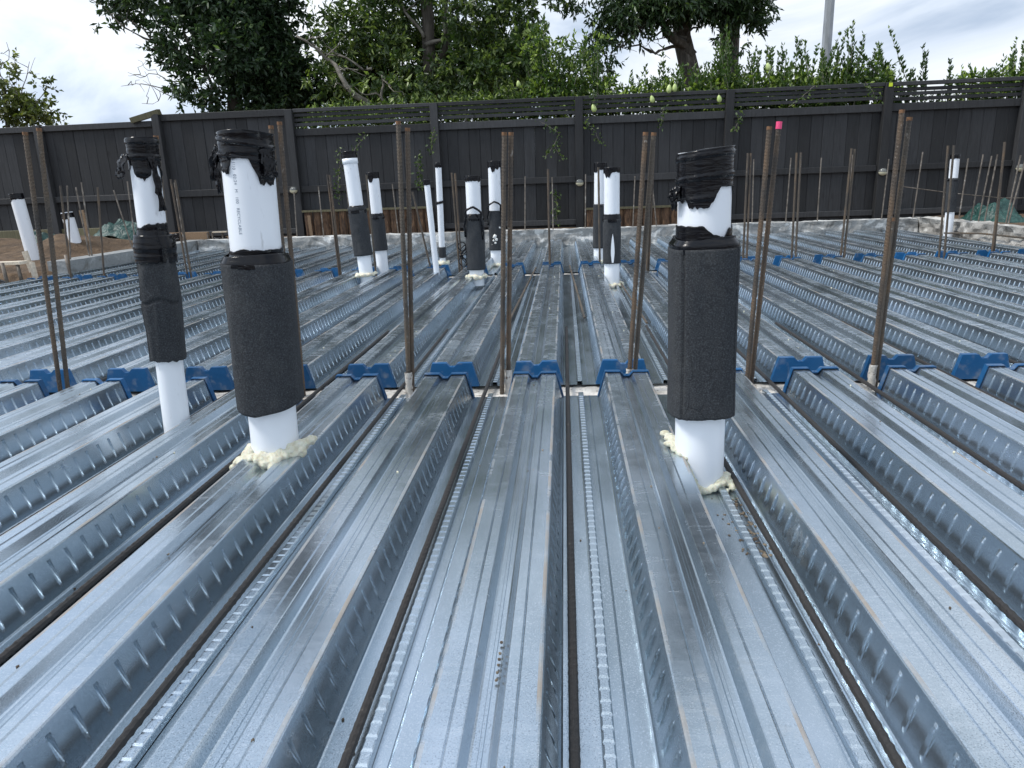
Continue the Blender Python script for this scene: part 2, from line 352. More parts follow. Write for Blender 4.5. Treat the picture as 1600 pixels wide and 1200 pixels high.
# ------------------------------------------------------------------ steel deck sheets
prof = [(-.150, 0), (-.1235, 0), (-.1215, .0012), (-.1195, 0), (-WB-.003, 0), (-WB-.0005, .0008), (-WB+.0012, .0035), (-WT-.0012, .0768), (-WT+.0006, .0793), (-WT+.003, .08),
        (-.0405, .08), (-.0395, .0812), (-.0385, .08), (-.0375, .0812), (-.0365, .08), (-.0225, .08), (-.0212, .0790), (-.0125, .0645), (-.0095, .0633),
        (-.0030, .0633), (-.0020, .0646), (.0020, .0646), (.0030, .0633), (.0095, .0633), (.0125, .0645), (.0212, .0790), (.0225, .08), (.0365, .08), (.0375, .0812), (.0385, .08), (.0395, .0812), (.0405, .08),
        (WT-.003, .08), (WT-.0006, .0793), (WT+.0012, .0768), (WB-.0012, .0035), (WB+.0005, .0008), (WB+.003, 0), (.1385, 0),
        (.1412, .0008), (.1416, .0110), (.1428, .0124), (.1572, .0124), (.1584, .0110), (.1588, .0014)]
def sheet_mesh(name, y0, y1, mat):
    b = MB(); ny = max(2, int((y1-y0)/.25)); vs = []; fs = []; n = len(prof)
    for j in range(ny+1):
        y = (y1-y0)*j/ny
        for x, z in prof: vs.append((x, y, z))
    webseg = [i for i in range(n-1) if abs(abs(prof[i+1][1]-prof[i][1])-.0733) < 1e-6]
    for j in range(ny):
        for i in range(n-1):
            if i not in webseg: fs.append((j*n+i, j*n+i+1, (j+1)*n+i+1, (j+1)*n+i))
    b.add(vs, fs)
    L = y1-y0
    # both webs: grid with slots pressed in (right-facing web) or out (left-facing web)
    for sgn in (-1, 1):
        p0 = Vector((sgn*(WB-.0012), 0, .0035)); p1 = Vector((sgn*(WT+.0012), 0, .0768))
        nn = Vector(((p1-p0).z*sgn, 0, -(p1-p0).x*sgn)).normalized(); dep = -.0058 if sgn > 0 else .0044
        ts = [0, .13, .19, .28, .70, .80, .86, 1]; pr = [0, 0, .10, .30, 1, .85, 0, 0] if sgn > 0 else [0, 0, .6, 1, .75, .4, 0, 0]
        ys = [0.0]; pk = [0]; yy = .035
        while yy < L-.03:
            ys += [yy-.0050, yy-.0040, yy-.0020, yy+.0020, yy+.0040, yy+.0050]; pk += [0, .45, 1, 1, .45, 0]; yy += .0465
        ys.append(L); pk.append(0); vs = []; fs = []; m_ = len(ts)
        for y, a in zip(ys, pk):
            for t_, b2 in zip(ts, pr): vs.append(tuple(p0.lerp(p1, t_)+Vector((0, y, 0))+nn*dep*a*b2))
        for i in range(len(ys)-1):
            for j in range(m_-1):
                f = (i*m_+j, i*m_+j+1, (i+1)*m_+j+1, (i+1)*m_+j); fs.append(f if sgn < 0 else f[::-1])
        b.add(vs, fs)
    # crimps along the seam
    yy = .02
    while yy < L-.02:
        w_, l_, h = .0080, .0106, .0017
        V = [(.15+sx*w_, yy+sy_*l_, .0122) for sx, sy_ in ((-1, -1), (1, -1), (1, 1), (-1, 1))]
        V += [(.15-w_*.72, yy-l_*.55, .0124+h*.8), (.15+w_*.72, yy-l_*.55, .0124+h*.8), (.15+w_*.72, yy+l_*.86, .0124+h*.9), (.15-w_*.72, yy+l_*.86, .0124+h*.9)]
        b.add(V, [(0, 1, 5, 4), (1, 2, 6, 5), (2, 3, 7, 6), (3, 0, 4, 7), (4, 5, 6, 7)]); yy += .0245
    return b.mesh(name, mat)
BAYS = [('near', Y_N0, Y_N1), ('middle', Y_M0, Y_M1), ('far', Y_F0, Y_F1)]
for bay, y0, y1 in BAYS:
    pl = MB(); pl.box(-4.32, 3.92, y0+.0, y1-.0, -.06, -.03)
    fl = tag(pl.build('floor', PLY), 'ribbed galvanised steel decking, %s bay' % bay, kind='structure')
    me = sheet_mesh('deck_sheet', y0, y1, ZINC if bay == 'near' else ZINC_B)
    for k in range(KMIN, KMAX+1):
        rk = random.Random(k*7+int(y0*10))
        if bay == 'near' and not -9 <= k <= 9:
            pass
        o = link('deck_sheet', me, fl, (XC+PITCHX*k+rk.uniform(-.0008, .0008), y0, rk.uniform(0, .0006)))

# ------------------------------------------------------------------ blue end caps
def cap_mesh():
    # local: the rib end lies at y=0, the sheet runs to +y; face plate at y in [-.004, -.001], rim laps over the sheet
    def outline(off):
        return [(-WB-off*1.05, -.001), (-WT-off*.6, .08+off), (-.0205, .08+off), (-.0085, .0665+off), (.0085, .0665+off), (.0205, .08+off), (WT+off*.6, .08+off), (WB+off*1.05, -.001)]
    b = MB(); A = outline(.0042); Bi = outline(.0012)
    # face plate
    for y, rev in ((-.005, False), (-.001, True)):
        vs = [(x, y, z) for x, z in A]
        # quads: left part, middle, right
        vs += [(-.0085, y, -.001), (.0085, y, -.001), (-.0205, y, -.001), (.0205, y, -.001)]
        f = [(0, 10, 2, 1), (10, 8, 3, 2), (8, 9, 4, 3), (9, 11, 5, 4), (11, 7, 6, 5)]
        b.add(vs, [q[::-1] if rev else q for q in f])
    n = len(A)
    # rim
    y0, y1 = -.005, .016
    vs = [(x, y0, z) for x, z in A]+[(x, y1, z) for x, z in A]+[(x, y1, z) for x, z in Bi]+[(x, -.001, z) for x, z in Bi]
    f = []
    for i in range(n-1):
        f += [(i, i+1, n+i+1, n+i), (n+i, n+i+1, 2*n+i+1, 2*n+i), (2*n+i, 2*n+i+1, 3*n+i+1, 3*n+i)]
    b.add(vs, f)
    # little rivet on the notch
    b.tube([(0, .006, .0700), (0, .006, .0725)], .003, 8)
    return b.mesh('end_cap', BLUE)
capm = cap_mesh()
rows = [(Y_N1, True, 'near gap, row nearer the viewer', -7, 8), (Y_M0, False, 'near gap, row facing the viewer', -7, 8), (Y_M1, True, 'far gap, front row', KMIN, KMAX), (Y_F0, False, 'far gap, back row', KMIN, KMAX)]
for Y, flip, nm, k0, k1 in rows:
    for i, k in enumerate(range(k0, k1+1)):
        o = link('end_cap', capm, None, (XC+PITCHX*k, Y, .0015))
        if flip: o.rotation_euler = (0, 0, PI)
        o.rotation_euler.z += random.uniform(-.02, .02); o.rotation_euler.y = random.uniform(-.008, .008); o.location.z += random.uniform(0, .0015)
        tag(o, 'blue plastic end cap, %s, %s' % (nm, ordl(i)), 'end cap', 'blue caps closing the rib ends, '+nm)

# ------------------------------------------------------------------ reinforcing bars
def ribbed(name, L, r, step, nseg, mat, pitch=.0125):
    b = MB(); n = int(L/step); vs = []; fs = []
    for i in range(n+1):
        z = L*i/n
        for k in range(nseg):
            t = 2*PI*k/nseg
            ph = (z/pitch + (abs(((t/PI) % 1)-.5))*1.1) % 1.0
            rr = r*(1+.22*max(0, 1-abs(ph-.5)*5))
            if k in (0, nseg//2): rr = max(rr, r*1.09)
            vs.append((rr*math.cos(t), rr*math.sin(t), z))
    for i in range(n):
        for k in range(nseg): fs.append((i*nseg+k, i*nseg+(k+1) % nseg, (i+1)*nseg+(k+1) % nseg, (i+1)*nseg+k))
    fs.append(tuple(range(nseg))[::-1]); fs.append(tuple(n*nseg+k for k in range(nseg)))
    b.add(vs, fs); return b.mesh(name, mat)
SB = ribbed('starter_bar', 1.0, .0074, .0036, 12, REBAR); SBD = ribbed('starter_bar', 1.0, .0074, .0036, 12, REBAR_G)
def aim(o, b, t):
    d = Vector(t)-Vector(b); o.rotation_mode = 'QUATERNION'; o.rotation_quaternion = d.to_track_quat('Z', 'Y'); o.location = b
    return d.length
# splatter of set concrete at the bar foot
def foot(parent, L, r, h):
    b = MB()
    nn = 9
    pts = [(0, 0, h*j/8) for j in range(9)]
    vs = []; fs = []
    for j in range(9):
        for k in range(12):
            t = 2*PI*k/12; rr = r*(1.28 + .55*noise.noise(Vector((math.cos(t)*2, math.sin(t)*2, j*.8+h*50))))*(1.35 if j == 0 else 1)*(.9 if j == 8 else 1)
            vs.append((rr*math.cos(t), rr*math.sin(t), h*j/8))
    for j in range(8):
        for k in range(12): fs.append((j*12+k, j*12+(k+1) % 12, (j+1)*12+(k+1) % 12, (j+1)*12+k))
    b.add(vs, fs); return b.build('mortar_crust', BEAM, parent, smooth=True)
near = [  # base x, base y, top x, top y, top z, where
    (-1.823, 2.392, -1.757, 2.392, 0.907, 'left bar of the crossing pair at the far left of the near gap', REBAR),
    (-1.806, 2.408, -1.718, 2.408, 0.919, 'right bar of the crossing pair at the far left of the near gap', REBAR),
    (-1.392, 2.392, -1.345, 2.392, 0.870, 'short lighter bar half hidden behind the slim left pipe', REBAR),
    (-1.374, 2.408, -1.324, 2.408, 0.880, 'rusty bar just right of the slim left pipe', REBAR),
    (-0.950, 2.392, -0.930, 2.392, 0.894, 'left bar just right of the big left pipe', REBAR),
    (-0.931, 2.408, -0.907, 2.408, 0.906, 'right bar just right of the big left pipe', REBAR_D),
    (-0.548, 2.392, -0.518, 2.392, 0.891, 'taller of the pair left of the middle, with mortar at its foot', REBAR),
    (-0.540, 2.408, -0.493, 2.408, 0.871, 'shorter bar of the pair left of the middle', REBAR),
    (-0.224, 2.392, -0.184, 2.392, 0.845, 'left bar of the middle pair', REBAR),
    (-0.204, 2.408, -0.164, 2.408, 0.845, 'right bar of the middle pair', REBAR_D),
    (0.207, 2.392, 0.254, 2.392, 0.828, 'left bar of the pair standing before a blue cap', REBAR),
    (0.226, 2.408, 0.281, 2.408, 0.827, 'right bar of the pair standing before a blue cap', REBAR),
    (0.600, 2.392, 0.628, 2.392, 0.830, 'brown bar just right of the squarish wrapped pipe', REBAR),
    (0.618, 2.408, 0.661, 2.408, 0.844, 'bar with its tip painted pink', REBAR_D),
    (1.005, 2.392, 1.015, 2.392, 0.862, 'tallest grey bar of the right pair in the near gap', REBAR_D),
    (1.025, 2.408, 1.046, 2.408, 0.841, 'rusty topped bar of the right pair in the near gap', REBAR),
    (1.007, 2.392, 1.019, 2.392, 0.546, 'short bar between the right pair in the near gap', REBAR),
]
for (bx, by, tx, ty, tz, where, mt) in near:
    o = link('starter_bar', SB if mt is REBAR else SBD)
    L = aim(o, (bx, by, -.01), (tx, ty, tz)); o.scale = (1, 1, L)
    tag(o, 'steel bar, '+where, 'steel bar', 'starter bars standing in the near gap')
    e = MB(); pink = 'pink' in where
    e.tube([(0, 0, 1-(.010 if not pink else .021)/L*1), (0, 0, 1.0008)], .0092 if pink else .0084, 12)
    e.build('bar_tip', PINK if pink else RUST, o)
    if 'mortar' in where or bx in (.207, 1.005, -.204): 
        b = MB(); vs = []; fs = []
        for j in range(9):
            for k in range(12):
                t = 2*PI*k/12; rr = .0105*(1.15+.5*noise.noise(Vector((math.cos(t)*2, math.sin(t)*2, j*.8+bx*9))))*(1.5 if j == 0 else 1)
                vs.append((rr*math.cos(t), rr*math.sin(t), (.085*j/8)/L))
        for j in range(8):
            for k in range(12): fs.append((j*12+k, j*12+(k+1) % 12, (j+1)*12+(k+1) % 12, (j+1)*12+k))
        b.add(vs, fs); b.build('mortar_crust', BEAM, o, smooth=True)
far = [(-4.06, -3.99, .80), (-3.79, -3.70, .78), (-3.06, -3.08, .82), (-3.035, -3.055, .815), (-1.80, -1.82, .81), (-1.79, -1.80, .805), (-1.51, -1.52, .80), (-1.05, -1.17, .66), (-.835, -.855, .79), (-.815, -.83, .785),
       (-.12, -.12, .79), (.27, .26, .79), (.63, .66, .92), (.645, .675, .90), (1.365, 1.36, .85), (1.39, 1.385, .85), (1.73, 1.71, .84), (1.75, 1.735, .84), (2.08, 2.09, .855), (2.105, 2.12, .85),
       (2.815, 2.79, .85), (2.84, 2.815, .85), (3.19, 3.165, .86), (3.21, 3.185, .86)]
FB = ribbed('starter_bar', 1.0, .0076, .006, 8, REBAR)
for i, (bx, tx, tz) in enumerate(far):
    yb = 5.725+random.uniform(-.02, .02)
    o = link('starter_bar', FB); L = aim(o, (bx, yb, -.01), (tx, yb+random.uniform(-.02, .02), tz)); o.scale = (1, 1, L)
    tag(o, 'brown steel starter bar rising from the far gap, '+ordl(i), 'steel bar', 'starter bars standing in the far gap')
kb = [(-3.10, -3.07, .69), (-2.78, -2.79, .74), (-2.44, -2.46, .74), (-1.9, -1.93, .74), (-.45, -.43, .77), (-.13, -.13, .75), (.23, .24, .77), (.76, .78, .73), (1.03, .97, .64), (2.07, 2.05, .86), (2.43, 2.44, .86),
      (2.77, 2.76, .85), (3.10, 3.09, .87), (3.45, 3.46, .81), (3.78, 3.81, .87)]
KB = MB(); KB.tube([(0, 0, 0), (0, 0, 1)], .0068, 7); KBm = KB.mesh('thin_bar', THIN)
for i, (bx, tx, tz) in enumerate(kb):
    o = link('thin_bar', KBm); L = aim(o, (bx, 8.37, .12), (tx, 8.37+random.uniform(-.02, .02), tz)); o.scale = (1, 1, L)
    tag(o, 'thin grey steel bar standing on the back concrete wall, '+ordl(i), 'steel bar', 'thin bars along the back concrete wall')
for i, (y, ty, dx, tz) in enumerate([(7.76, 7.76, .02, .78), (7.54, 7.54, .04, .81), (7.41, 7.41, .05, .79), (7.30, 7.30, .04, .80), (6.96, 6.96, .05, .78), (6.93, 6.93, .08, .77), (6.2, 6.2, .05, .8)]):
    o = link('thin_bar', KBm); L = aim(o, (3.95, y, .1), (3.95+dx, ty, tz)); o.scale = (1, 1, L)
    tag(o, 'thin steel bar standing on the whitish right hand wall, %s' % ordl(i), 'steel bar', 'thin bars along the right concrete wall')
for i, (y, dx, tz) in enumerate([(6.18, .10, .81), (6.47, -.02, .80), (6.50, .02, .84), (7.19, -.12, .77), (7.22, .02, .85), (8.20, -.02, .84)]):
    o = link('thin_bar', KBm); L = aim(o, (-4.37, y, .1), (-4.37+dx, y+.02, tz)); o.scale = (1, 1, L)
    tag(o, 'thin steel bar standing on the smooth left wall, %s' % ordl(i), 'steel bar', 'thin bars along the left concrete wall')

# bars lying in the troughs
TB = ribbed('trough_bar', 4.05, .0062, .0062, 8, REBAR_D, .0095); TB2 = ribbed('trough_bar', 2.4, .0058, .009, 7, REBAR, .0095)
def ex(k): return XC+PITCHX*(k+.5)
lying = [(-9, .0, 'dark'), (-8, 0, 'dark'), (-7, -.01, 'dark'), (-6, -.012, ''), (-5, -.012, ''), (-4, -.013, ''), (-3, -.008, ''), (-2, -.018, ''), (-1, -.020, ''), (0, -.042, ''), (1, .034, ''), (2, .034, ''), (3, .03, ''), (4, .03, ''), (5, .03, ''), (6, .03, ''), (7, .03, '')]
for i, (k, dx, _) in enumerate(lying):
    o = link('trough_bar', TB); yb = -.64+.1*noise.noise(Vector((k, 0, 0)))
    x = ex(k)+dx
    aim(o, (x, yb, .020), (x+random.uniform(-.003, .003), 5, .022))
    tag(o, 'long ribbed steel bar lying in a trough of the near deck, %s' % ordl(i), 'steel bar', 'steel bars lying in the troughs')
for (x0, y0, x1, y1, lab) in [(-.29, 3.60, -.24, 6.0, 'rusty bar lying in a trough of the middle deck left of centre'), (.095, 3.68, .04, 5.95, 'thin bar lying slanted in a trough of the middle deck near the centre'),
                              (-1.16, 4.5, -1.09, 6.9, 'brown bar lying in a trough between the far pipes'), (1.275, 2.75, 1.25, 5.15, 'orange rusty bar lying in a trough of the middle deck on the right'), (.39, 3.5, .36, 5.9, 'bar lying in a trough behind the squarish wrapped pipe'),
                              (-2.36, 4.3, -2.33, 6.7, 'brown bar lying in a trough left of the taped far pipes')]:
    o = link('trough_bar', TB2); aim(o, (x0, y0, .018), (x1, y1, .024)); tag(o, lab, 'steel bar')

# ------------------------------------------------------------------ concrete walls round the deck
def rough_wall(name, label, x0, x1, y0, y1, z0, z1, mat, amp, face, res=.02):
    """box whose visible face and top are broken up; face is '-y', '+x' or '-x'"""
    b = MB(); along_x = face == '-y'
    L = (x1-x0) if along_x else (y1-y0); n = int(L/res); T = (y1-y0) if along_x else (x1-x0)
    cross = [(0, z0)] + [(0, z0+(z1-z0)*j/9) for j in range(1, 10)] + [(T*j/5, z1) for j in range(1, 6)] + [(T, z0)]
    vs = []; fs = []; m = len(cross)
    for i in range(n+1):
        a = L*i/n
        for j, (c, z) in enumerate(cross):
            p = Vector((a*3.2, c*9, z*7)); q = 0.0
            if 0 < j < m-1:
                q = amp*(noise.noise(p+Vector((x0, y0, 0)))+.6*noise.noise(p*3.3)+.4*abs(noise.noise(p*7)))
            cc = c - q*1.2 if j < 10 else c; zz = z + (q*.45 if j >= 9 and j < m-1 else 0)
            if along_x: vs.append((x0+a, y0+cc, zz))
            elif face == '+x': vs.append((x1-cc, y0+a, zz))
            else: vs.append((x0+cc, y0+a, zz))
    for i in range(n):
        for j in range(m-1):
            f = (i*m+j, (i+1)*m+j, (i+1)*m+j+1, i*m+j+1); fs.append(f if (along_x or face == '+x') else f[::-1])
    for e_ in (0, n): fs.append(tuple(e_*m+j for j in range(m)))
    b.add(vs, fs); return tag(b.build(name, mat), label, 'wall')
rough_wall('concrete_wall', 'low rough grey concrete wall with white blotches along the back of the deck', -4.24, 3.80, 8.27, 8.47, -.2, .185, KERB, .022, '-y')
rough_wall('concrete_wall', 'low broken whitish concrete wall along the right side of the deck', 3.83, 3.98, 3.6, 8.47, -.2, .185, KERB_W, .045, '-x', .03)
rough_wall('concrete_wall', 'low smooth grey concrete wall along the left side of the deck', -4.46, -4.27, 6.02, 8.47, -.2, .185, KERB_S, .006, '+x', .03)

# ------------------------------------------------------------------ fence
FT = 1.745
palm = {}
def paling(parent, x, y, z0, z1, wd=.1465, ang=0.0, mat=FENCE):
    key = (round(z1-z0, 2), wd, mat.name)
    if key not in palm:
        b = MB(); h = key[0]; w2 = wd/2; c = .0055
        vs = []
        for z in (0, h): vs += [(-w2, 0, z), (-w2, -.016+c, z), (-w2+c, -.016, z), (w2-c, -.016, z), (w2, -.016+c, z), (w2, 0, z)]
        fs = [(i, (i+1) % 6, 6+(i+1) % 6, 6+i) for i in range(6)]+[(5, 4, 3, 2, 1, 0), (6, 7, 8, 9, 10, 11)]
        b.add(vs, fs); palm[key] = b.mesh('paling', mat)
    o = link('paling', palm[key], parent, (x, y+random.uniform(-.0025, .0025), z0)); o.rotation_euler = (random.uniform(-.002, .002), random.uniform(-.0012, .0012), ang+random.uniform(-.012, .012)); return o
fence = thing('timber_fence', 'long charcoal timber fence with slatted screen top and square posts behind the deck', 'fence', (0, 10, 0))
posts = [-5.42, -3.60, -1.67, .205, 2.10, 4.03, 5.68, 7.6]
def fbox(nm, x0, x1, y0, y1, z0, z1, mat=FENCE2, parent=None):
    b = MB(); b.box(x0, x1, y0, y1, z0, z1)
    o = b.build(nm, mat, parent or fence); mod = o.modifiers.new('bevel', 'BEVEL'); mod.width = .004; mod.segments = 1; return o
for i, px in enumerate(posts):
    z = FT-.006+(.015 if i == 0 else 0)
    p = fbox('post', px-.05, px+.05, -.112, -.02, .0, z)
for i in range(len(posts)-1):
    a, b_ = posts[i]+.051, posts[i+1]-.051
    n = max(1, round((posts[i+1]-posts[i])/.149)); wd = round((posts[i+1]-posts[i])/n+.001, 4)
    screened = i >= 1
    for j in range(n):
        x = posts[i]+(j+.5)*(posts[i+1]-posts[i])/n
        paling(fence, x, 0, random.uniform(.035, .05), 1.50 if screened else FT-.03, wd)
    fbox('rail', a, b_, -.062, -.0225, .685+random.uniform(-.01, .01), .765)
    if screened:
        fbox('rail', a, b_, -.060, -.0185, 1.405, 1.495)
        fbox('top_rail', a, b_, -.075, -.0185, 1.700, FT)
        for q, z in enumerate((1.535, 1.592, 1.650)):
            o = fbox('slat', a, b_, -.045, -.022, z, z+.042); o.rotation_euler = (0, random.uniform(-.003, .003), 0)
    else:
        fbox('top_rail', a, b_, -.060, -.0185, 1.665, FT+.005)
    fbox('rail', a, b_, -.060, -.0225, .14, .21)
# fixings on the fence posts
yt = MB(); yt.box(-.022, .022, -.002, 0, -.022, .022); yt.build('yellow_tag', YEL, fence, (4.03, -.115, 1.712))
# left run: plainer, a little lower
f2 = thing('timber_fence', 'plain charcoal paling fence without screen top, running off to the left', 'fence', (-5.47, 9.98, 0))
f2.rotation_euler = (0, 0, -.03)
def f2box(*a, **k): return fbox(*a, parent=f2, **k)
for px in (-1.66, -3.45):
    f2box('post', px-.05, px+.05, -.10, -.02, 0, 1.68)
for a, b_ in ((-1.61, -.02), (-3.40, -1.71), (-4.9, -3.50)):
    f2box('top_rail', a, b_, -.060, -.0185, 1.600, 1.675); f2box('rail', a, b_, -.062, -.0225, .66, .74)
    f2box('plinth_board', a, b_, -.050, -.0185, .14, .30, MOSSY)
for j in range(33):
    paling(f2, -.075-.149*j, 0, .05, 1.66+random.uniform(-.004, .004), .150)
ab = MB(); ab.box(-.20, .20, -.05, .05, -.035, .035)
o = ab.build('timber_offcut', MOSSY, None, (-5.56, 9.93, 1.735)); o.rotation_euler = (.1, -.24, .05)
tag(o, 'short mossy timber piece sloping up to the corner post of the fence', 'timber')
# round post lights
for i, (x, z, lb) in enumerate([(-3.63, .715, 'leftmost round post light, held on a thin rod stake'), (.205, .68, 'round clear post light on the post behind the middle pipes'), (4.03, .68, 'round clear post light on the post under the yellow tag'), (5.69, .67, 'rightmost round clear post light')]):
    t = thing('post_light', lb, 'garden light', (x, 9.87, z), 'round garden lights on the fence posts')
    b = MB(); n = 18; vs = []; fs = []
    for half, mt, nm in ((1, CLEAR, 'lens'), (-1, CREAM, 'cup')):
        b = MB(); rings = 6; vs = []; fs = []
        for j in range(rings+1):
            a = (PI/2)*j/rings; rr = .052*math.cos(a); zz = half*.045*math.sin(a)
            for k in range(n): vs.append((rr*math.cos(2*PI*k/n), rr*.8*math.sin(2*PI*k/n), zz+half*.001))
        for j in range(rings):
            for k in range(n):
                f = (j*n+k, j*n+(k+1) % n, (j+1)*n+(k+1) % n, (j+1)*n+k); fs.append(f if half > 0 else f[::-1])
        b.add(vs, fs); b.build(nm, mt, t, smooth=True)
# rough brown boards under the fence
for x0, x1, z1, lb in ((-3.50, -1.74, .425, 'wider panel of rough brown upright boards at the fence foot, left of centre'), (.29, 1.50, .335, 'shorter panel of weathered brown boards at the fence foot, right of centre')):
    t = thing('board_panel', lb, 'timber panel', ((x0+x1)/2, 9.82, 0), 'brown board panels at the fence foot')
    n = int((x1-x0)/.115); wd = (x1-x0)/n
    for j in range(n):
        b = MB(); hh = z1+random.uniform(-.012, .006); m_ = 7; vs = []; fs = []
        for jj in range(m_+1):
            z = .02+(hh-.02)*jj/m_
            for xx, yy in ((-wd/2+.003, 0), (-wd/4, -.022), (wd/4, -.022), (wd/2-.003, 0), (0, .02)):
                q = .010*noise.noise(Vector((xx*30+j*7, z*9, x0)))
                vs.append((xx+q*.3, yy+q, z))
        for jj in range(m_):
            for k in range(5): fs.append((jj*5+k, jj*5+(k+1) % 5, (jj+1)*5+(k+1) % 5, (jj+1)*5+k))
        fs += [(4, 3, 2, 1, 0), tuple(m_*5+k for k in range(5))]
        b.add(vs, fs); o = b.build('board', BARK, t, (x0-(x0+x1)/2+wd*(j+.5), 0, 0)); o.rotation_euler = (0, random.uniform(-.01, .01), random.uniform(-.05, .05))
    b = MB(); b.box(-(x1-x0)/2-.02, (x1-x0)/2, -.03, .03, z1-.004, z1+.022); b.build('capping', MOSSY, t)
b = MB(); b.box(-.02, .02, -.02, .02, 0, .36); o = b.build('timber_stake', PINE, None, (-3.40, 9.74, .02)); o.rotation_euler = (0, -.03, .3); tag(o, 'light timber stake before the left end of the brown boards', 'stake')

# ------------------------------------------------------------------ pipes
def axis_empty(name, label, B, T, group=None):
    t = thing(name, label, 'pipe', B, group); d = Vector(T)-Vector(B)
    t.rotation_mode = 'QUATERNION'; t.rotation_quaternion = Vector((0, 0, 1)).rotation_difference(d.normalized()); return t, d.length
def shell(rf, z0f, z1f, nth, nz, thick, lid=False, dome=0.0):
    b = MB(); vs = []; fs = []
    for side in (0, 1):
        for j in range(nz+1):
            for k in range(nth):
                th = 2*PI*k/nth; a, c = z0f(th), z1f(th); z = a+(c-a)*j/nz
                r = rf(th, z, j/nz) - (thick if side else 0)
                vs.append((r*math.sin(th), -r*math.cos(th), z))
    n1_ = (nz+1)*nth
    for j in range(nz):
        for k in range(nth):
            k2 = (k+1) % nth
            fs.append((j*nth+k, j*nth+k2, (j+1)*nth+k2, (j+1)*nth+k)); fs.append((n1_+(j+1)*nth+k, n1_+(j+1)*nth+k2, n1_+j*nth+k2, n1_+j*nth+k))
    for k in range(nth):
        k2 = (k+1) % nth
        fs.append((n1_+k, n1_+k2, k2, k))
        if not lid: fs.append((nz*nth+k, nz*nth+k2, n1_+nz*nth+k2, n1_+nz*nth+k))
    if lid:
        c = len(vs); zt = sum(v[2] for v in vs[nz*nth:(nz+1)*nth])/nth; vs.append((0, 0, zt+dome))
        for k in range(nth): fs.append((nz*nth+k, nz*nth+(k+1) % nth, c))
    b.add(vs, fs); return b
def wrink(seed, amp, zf=85, tf=7):
    def f(th, z, r): 
        p = Vector((math.cos(th)*r*tf+seed, math.sin(th)*r*tf, z*zf))
        return amp*.62*(noise.noise(p)+.25*noise.noise(Vector((math.cos(th)*r*40+seed, math.sin(th)*r*40, z*zf*.35+seed))))
    return f
def jag(base, seed, amp, bumps=(), fr=4.0):
    """edge height round the pipe; bumps = (centre angle, half width, drop)"""
    def f(th):
        z = base+amp*noise.noise(Vector((math.cos(th)*fr, math.sin(th)*fr, seed)))+amp*.5*noise.noise(Vector((math.cos(th)*fr*3.3, math.sin(th)*fr*3.3, seed+5)))
        for c, wd, dr in bumps:
            d = (th-c+PI) % (2*PI)-PI
            if abs(d) < wd: z -= dr*min(1, (1-abs(d)/wd)*1.9)*(1+.22*noise.noise(Vector((d*9, seed, 2))))
        return z
    return f
def pbody(t, L, r, z0=-.05, nth=48, open_top=False):
    b = MB(); vs = []; fs = []
    zs = [z0, L]
    for rr, zz in ((r, z0), (r, L), (r-.003, L), (r-.003, L-.03)):
        for k in range(nth): a = 2*PI*k/nth; vs.append((rr*math.sin(a), -rr*math.cos(a), zz))
    for j in range(3):
        for k in range(nth): k2 = (k+1) % nth; fs.append((j*nth+k, j*nth+k2, (j+1)*nth+k2, (j+1)*nth+k))
    fs.append(tuple(3*nth+k for k in range(nth)))
    b.add(vs, fs); o = b.build('pipe_wall', PVC, t, smooth=True)
    md = o.modifiers.new('edges', 'EDGE_SPLIT'); md.split_angle = math.radians(40); return o
def squ(a, n, rot=0.0, ax=1.0):
    return lambda th: a/((abs(math.cos(th-rot))**n + abs(math.sin(th-rot)/ax)**n)**(1/n))
def flap(t, pts, width, seed, mat=None, nm='tape_flap'):
    """a hanging crumpled strip of tape following pts (local), given half-width vectors"""
    b = MB(); n = 14; m_ = 8; vs = []; fs = []
    P = [Vector(p) for p in pts]
    for i in range(n+1):
        u = i/n*(len(P)-1); i0 = min(int(u), len(P)-2); fr = u-i0; c = P[i0].lerp(P[i0+1], fr)
        for j in range(m_+1):
            s_ = (j/m_-.5)*2; wv = Vector(width)*(1-.25*math.sin(i*.9+seed))
            q = c+wv*s_; k = .006*noise.noise(Vector((i*.55, j*.8, seed))); q = q+Vector((k*.6, -abs(k)*1.6-.002, k)); vs.append(tuple(q))
    mm = m_+1
    for i in range(n):
        for j in range(m_): fs.append((i*mm+j, i*mm+j+1, (i+1)*mm+j+1, (i+1)*mm+j))
    b.add(vs, fs); o = b.build(nm, mat or TAPE, t, smooth=True); md = o.modifiers.new('thick', 'SOLIDIFY'); md.thickness = .0012; return o
def foam(t, blobs, voxel=.0028, mat=None):
    b = MB()
    for i, (x, y, z, r) in enumerate(blobs):
        b.ico((x, y, z), r, 2, .5, (random.uniform(.85, 1.25), random.uniform(.85, 1.25), random.uniform(.7, 1.0)))
    o = b.build('sealing_foam', FOAM, t, smooth=True)
    md = o.modifiers.new('merge', 'REMESH'); md.mode = 'VOXEL'; md.voxel_size = voxel; md.use_smooth_shade = True
    return o
def ring_foam(r, n, rad, z, a0=0, a1=2*PI, jit=.008, seed=0):
    R_ = random.Random(seed); L_ = []
    for i in range(n):
        a = a0+(a1-a0)*i/max(1, n-1)+R_.uniform(-.1, .1); rr = r+R_.uniform(-.002, jit)
        L_.append((rr*math.sin(a), -rr*math.cos(a), z+R_.uniform(-.004, .008), rad*R_.uniform(.65, 1.25)))
    return L_

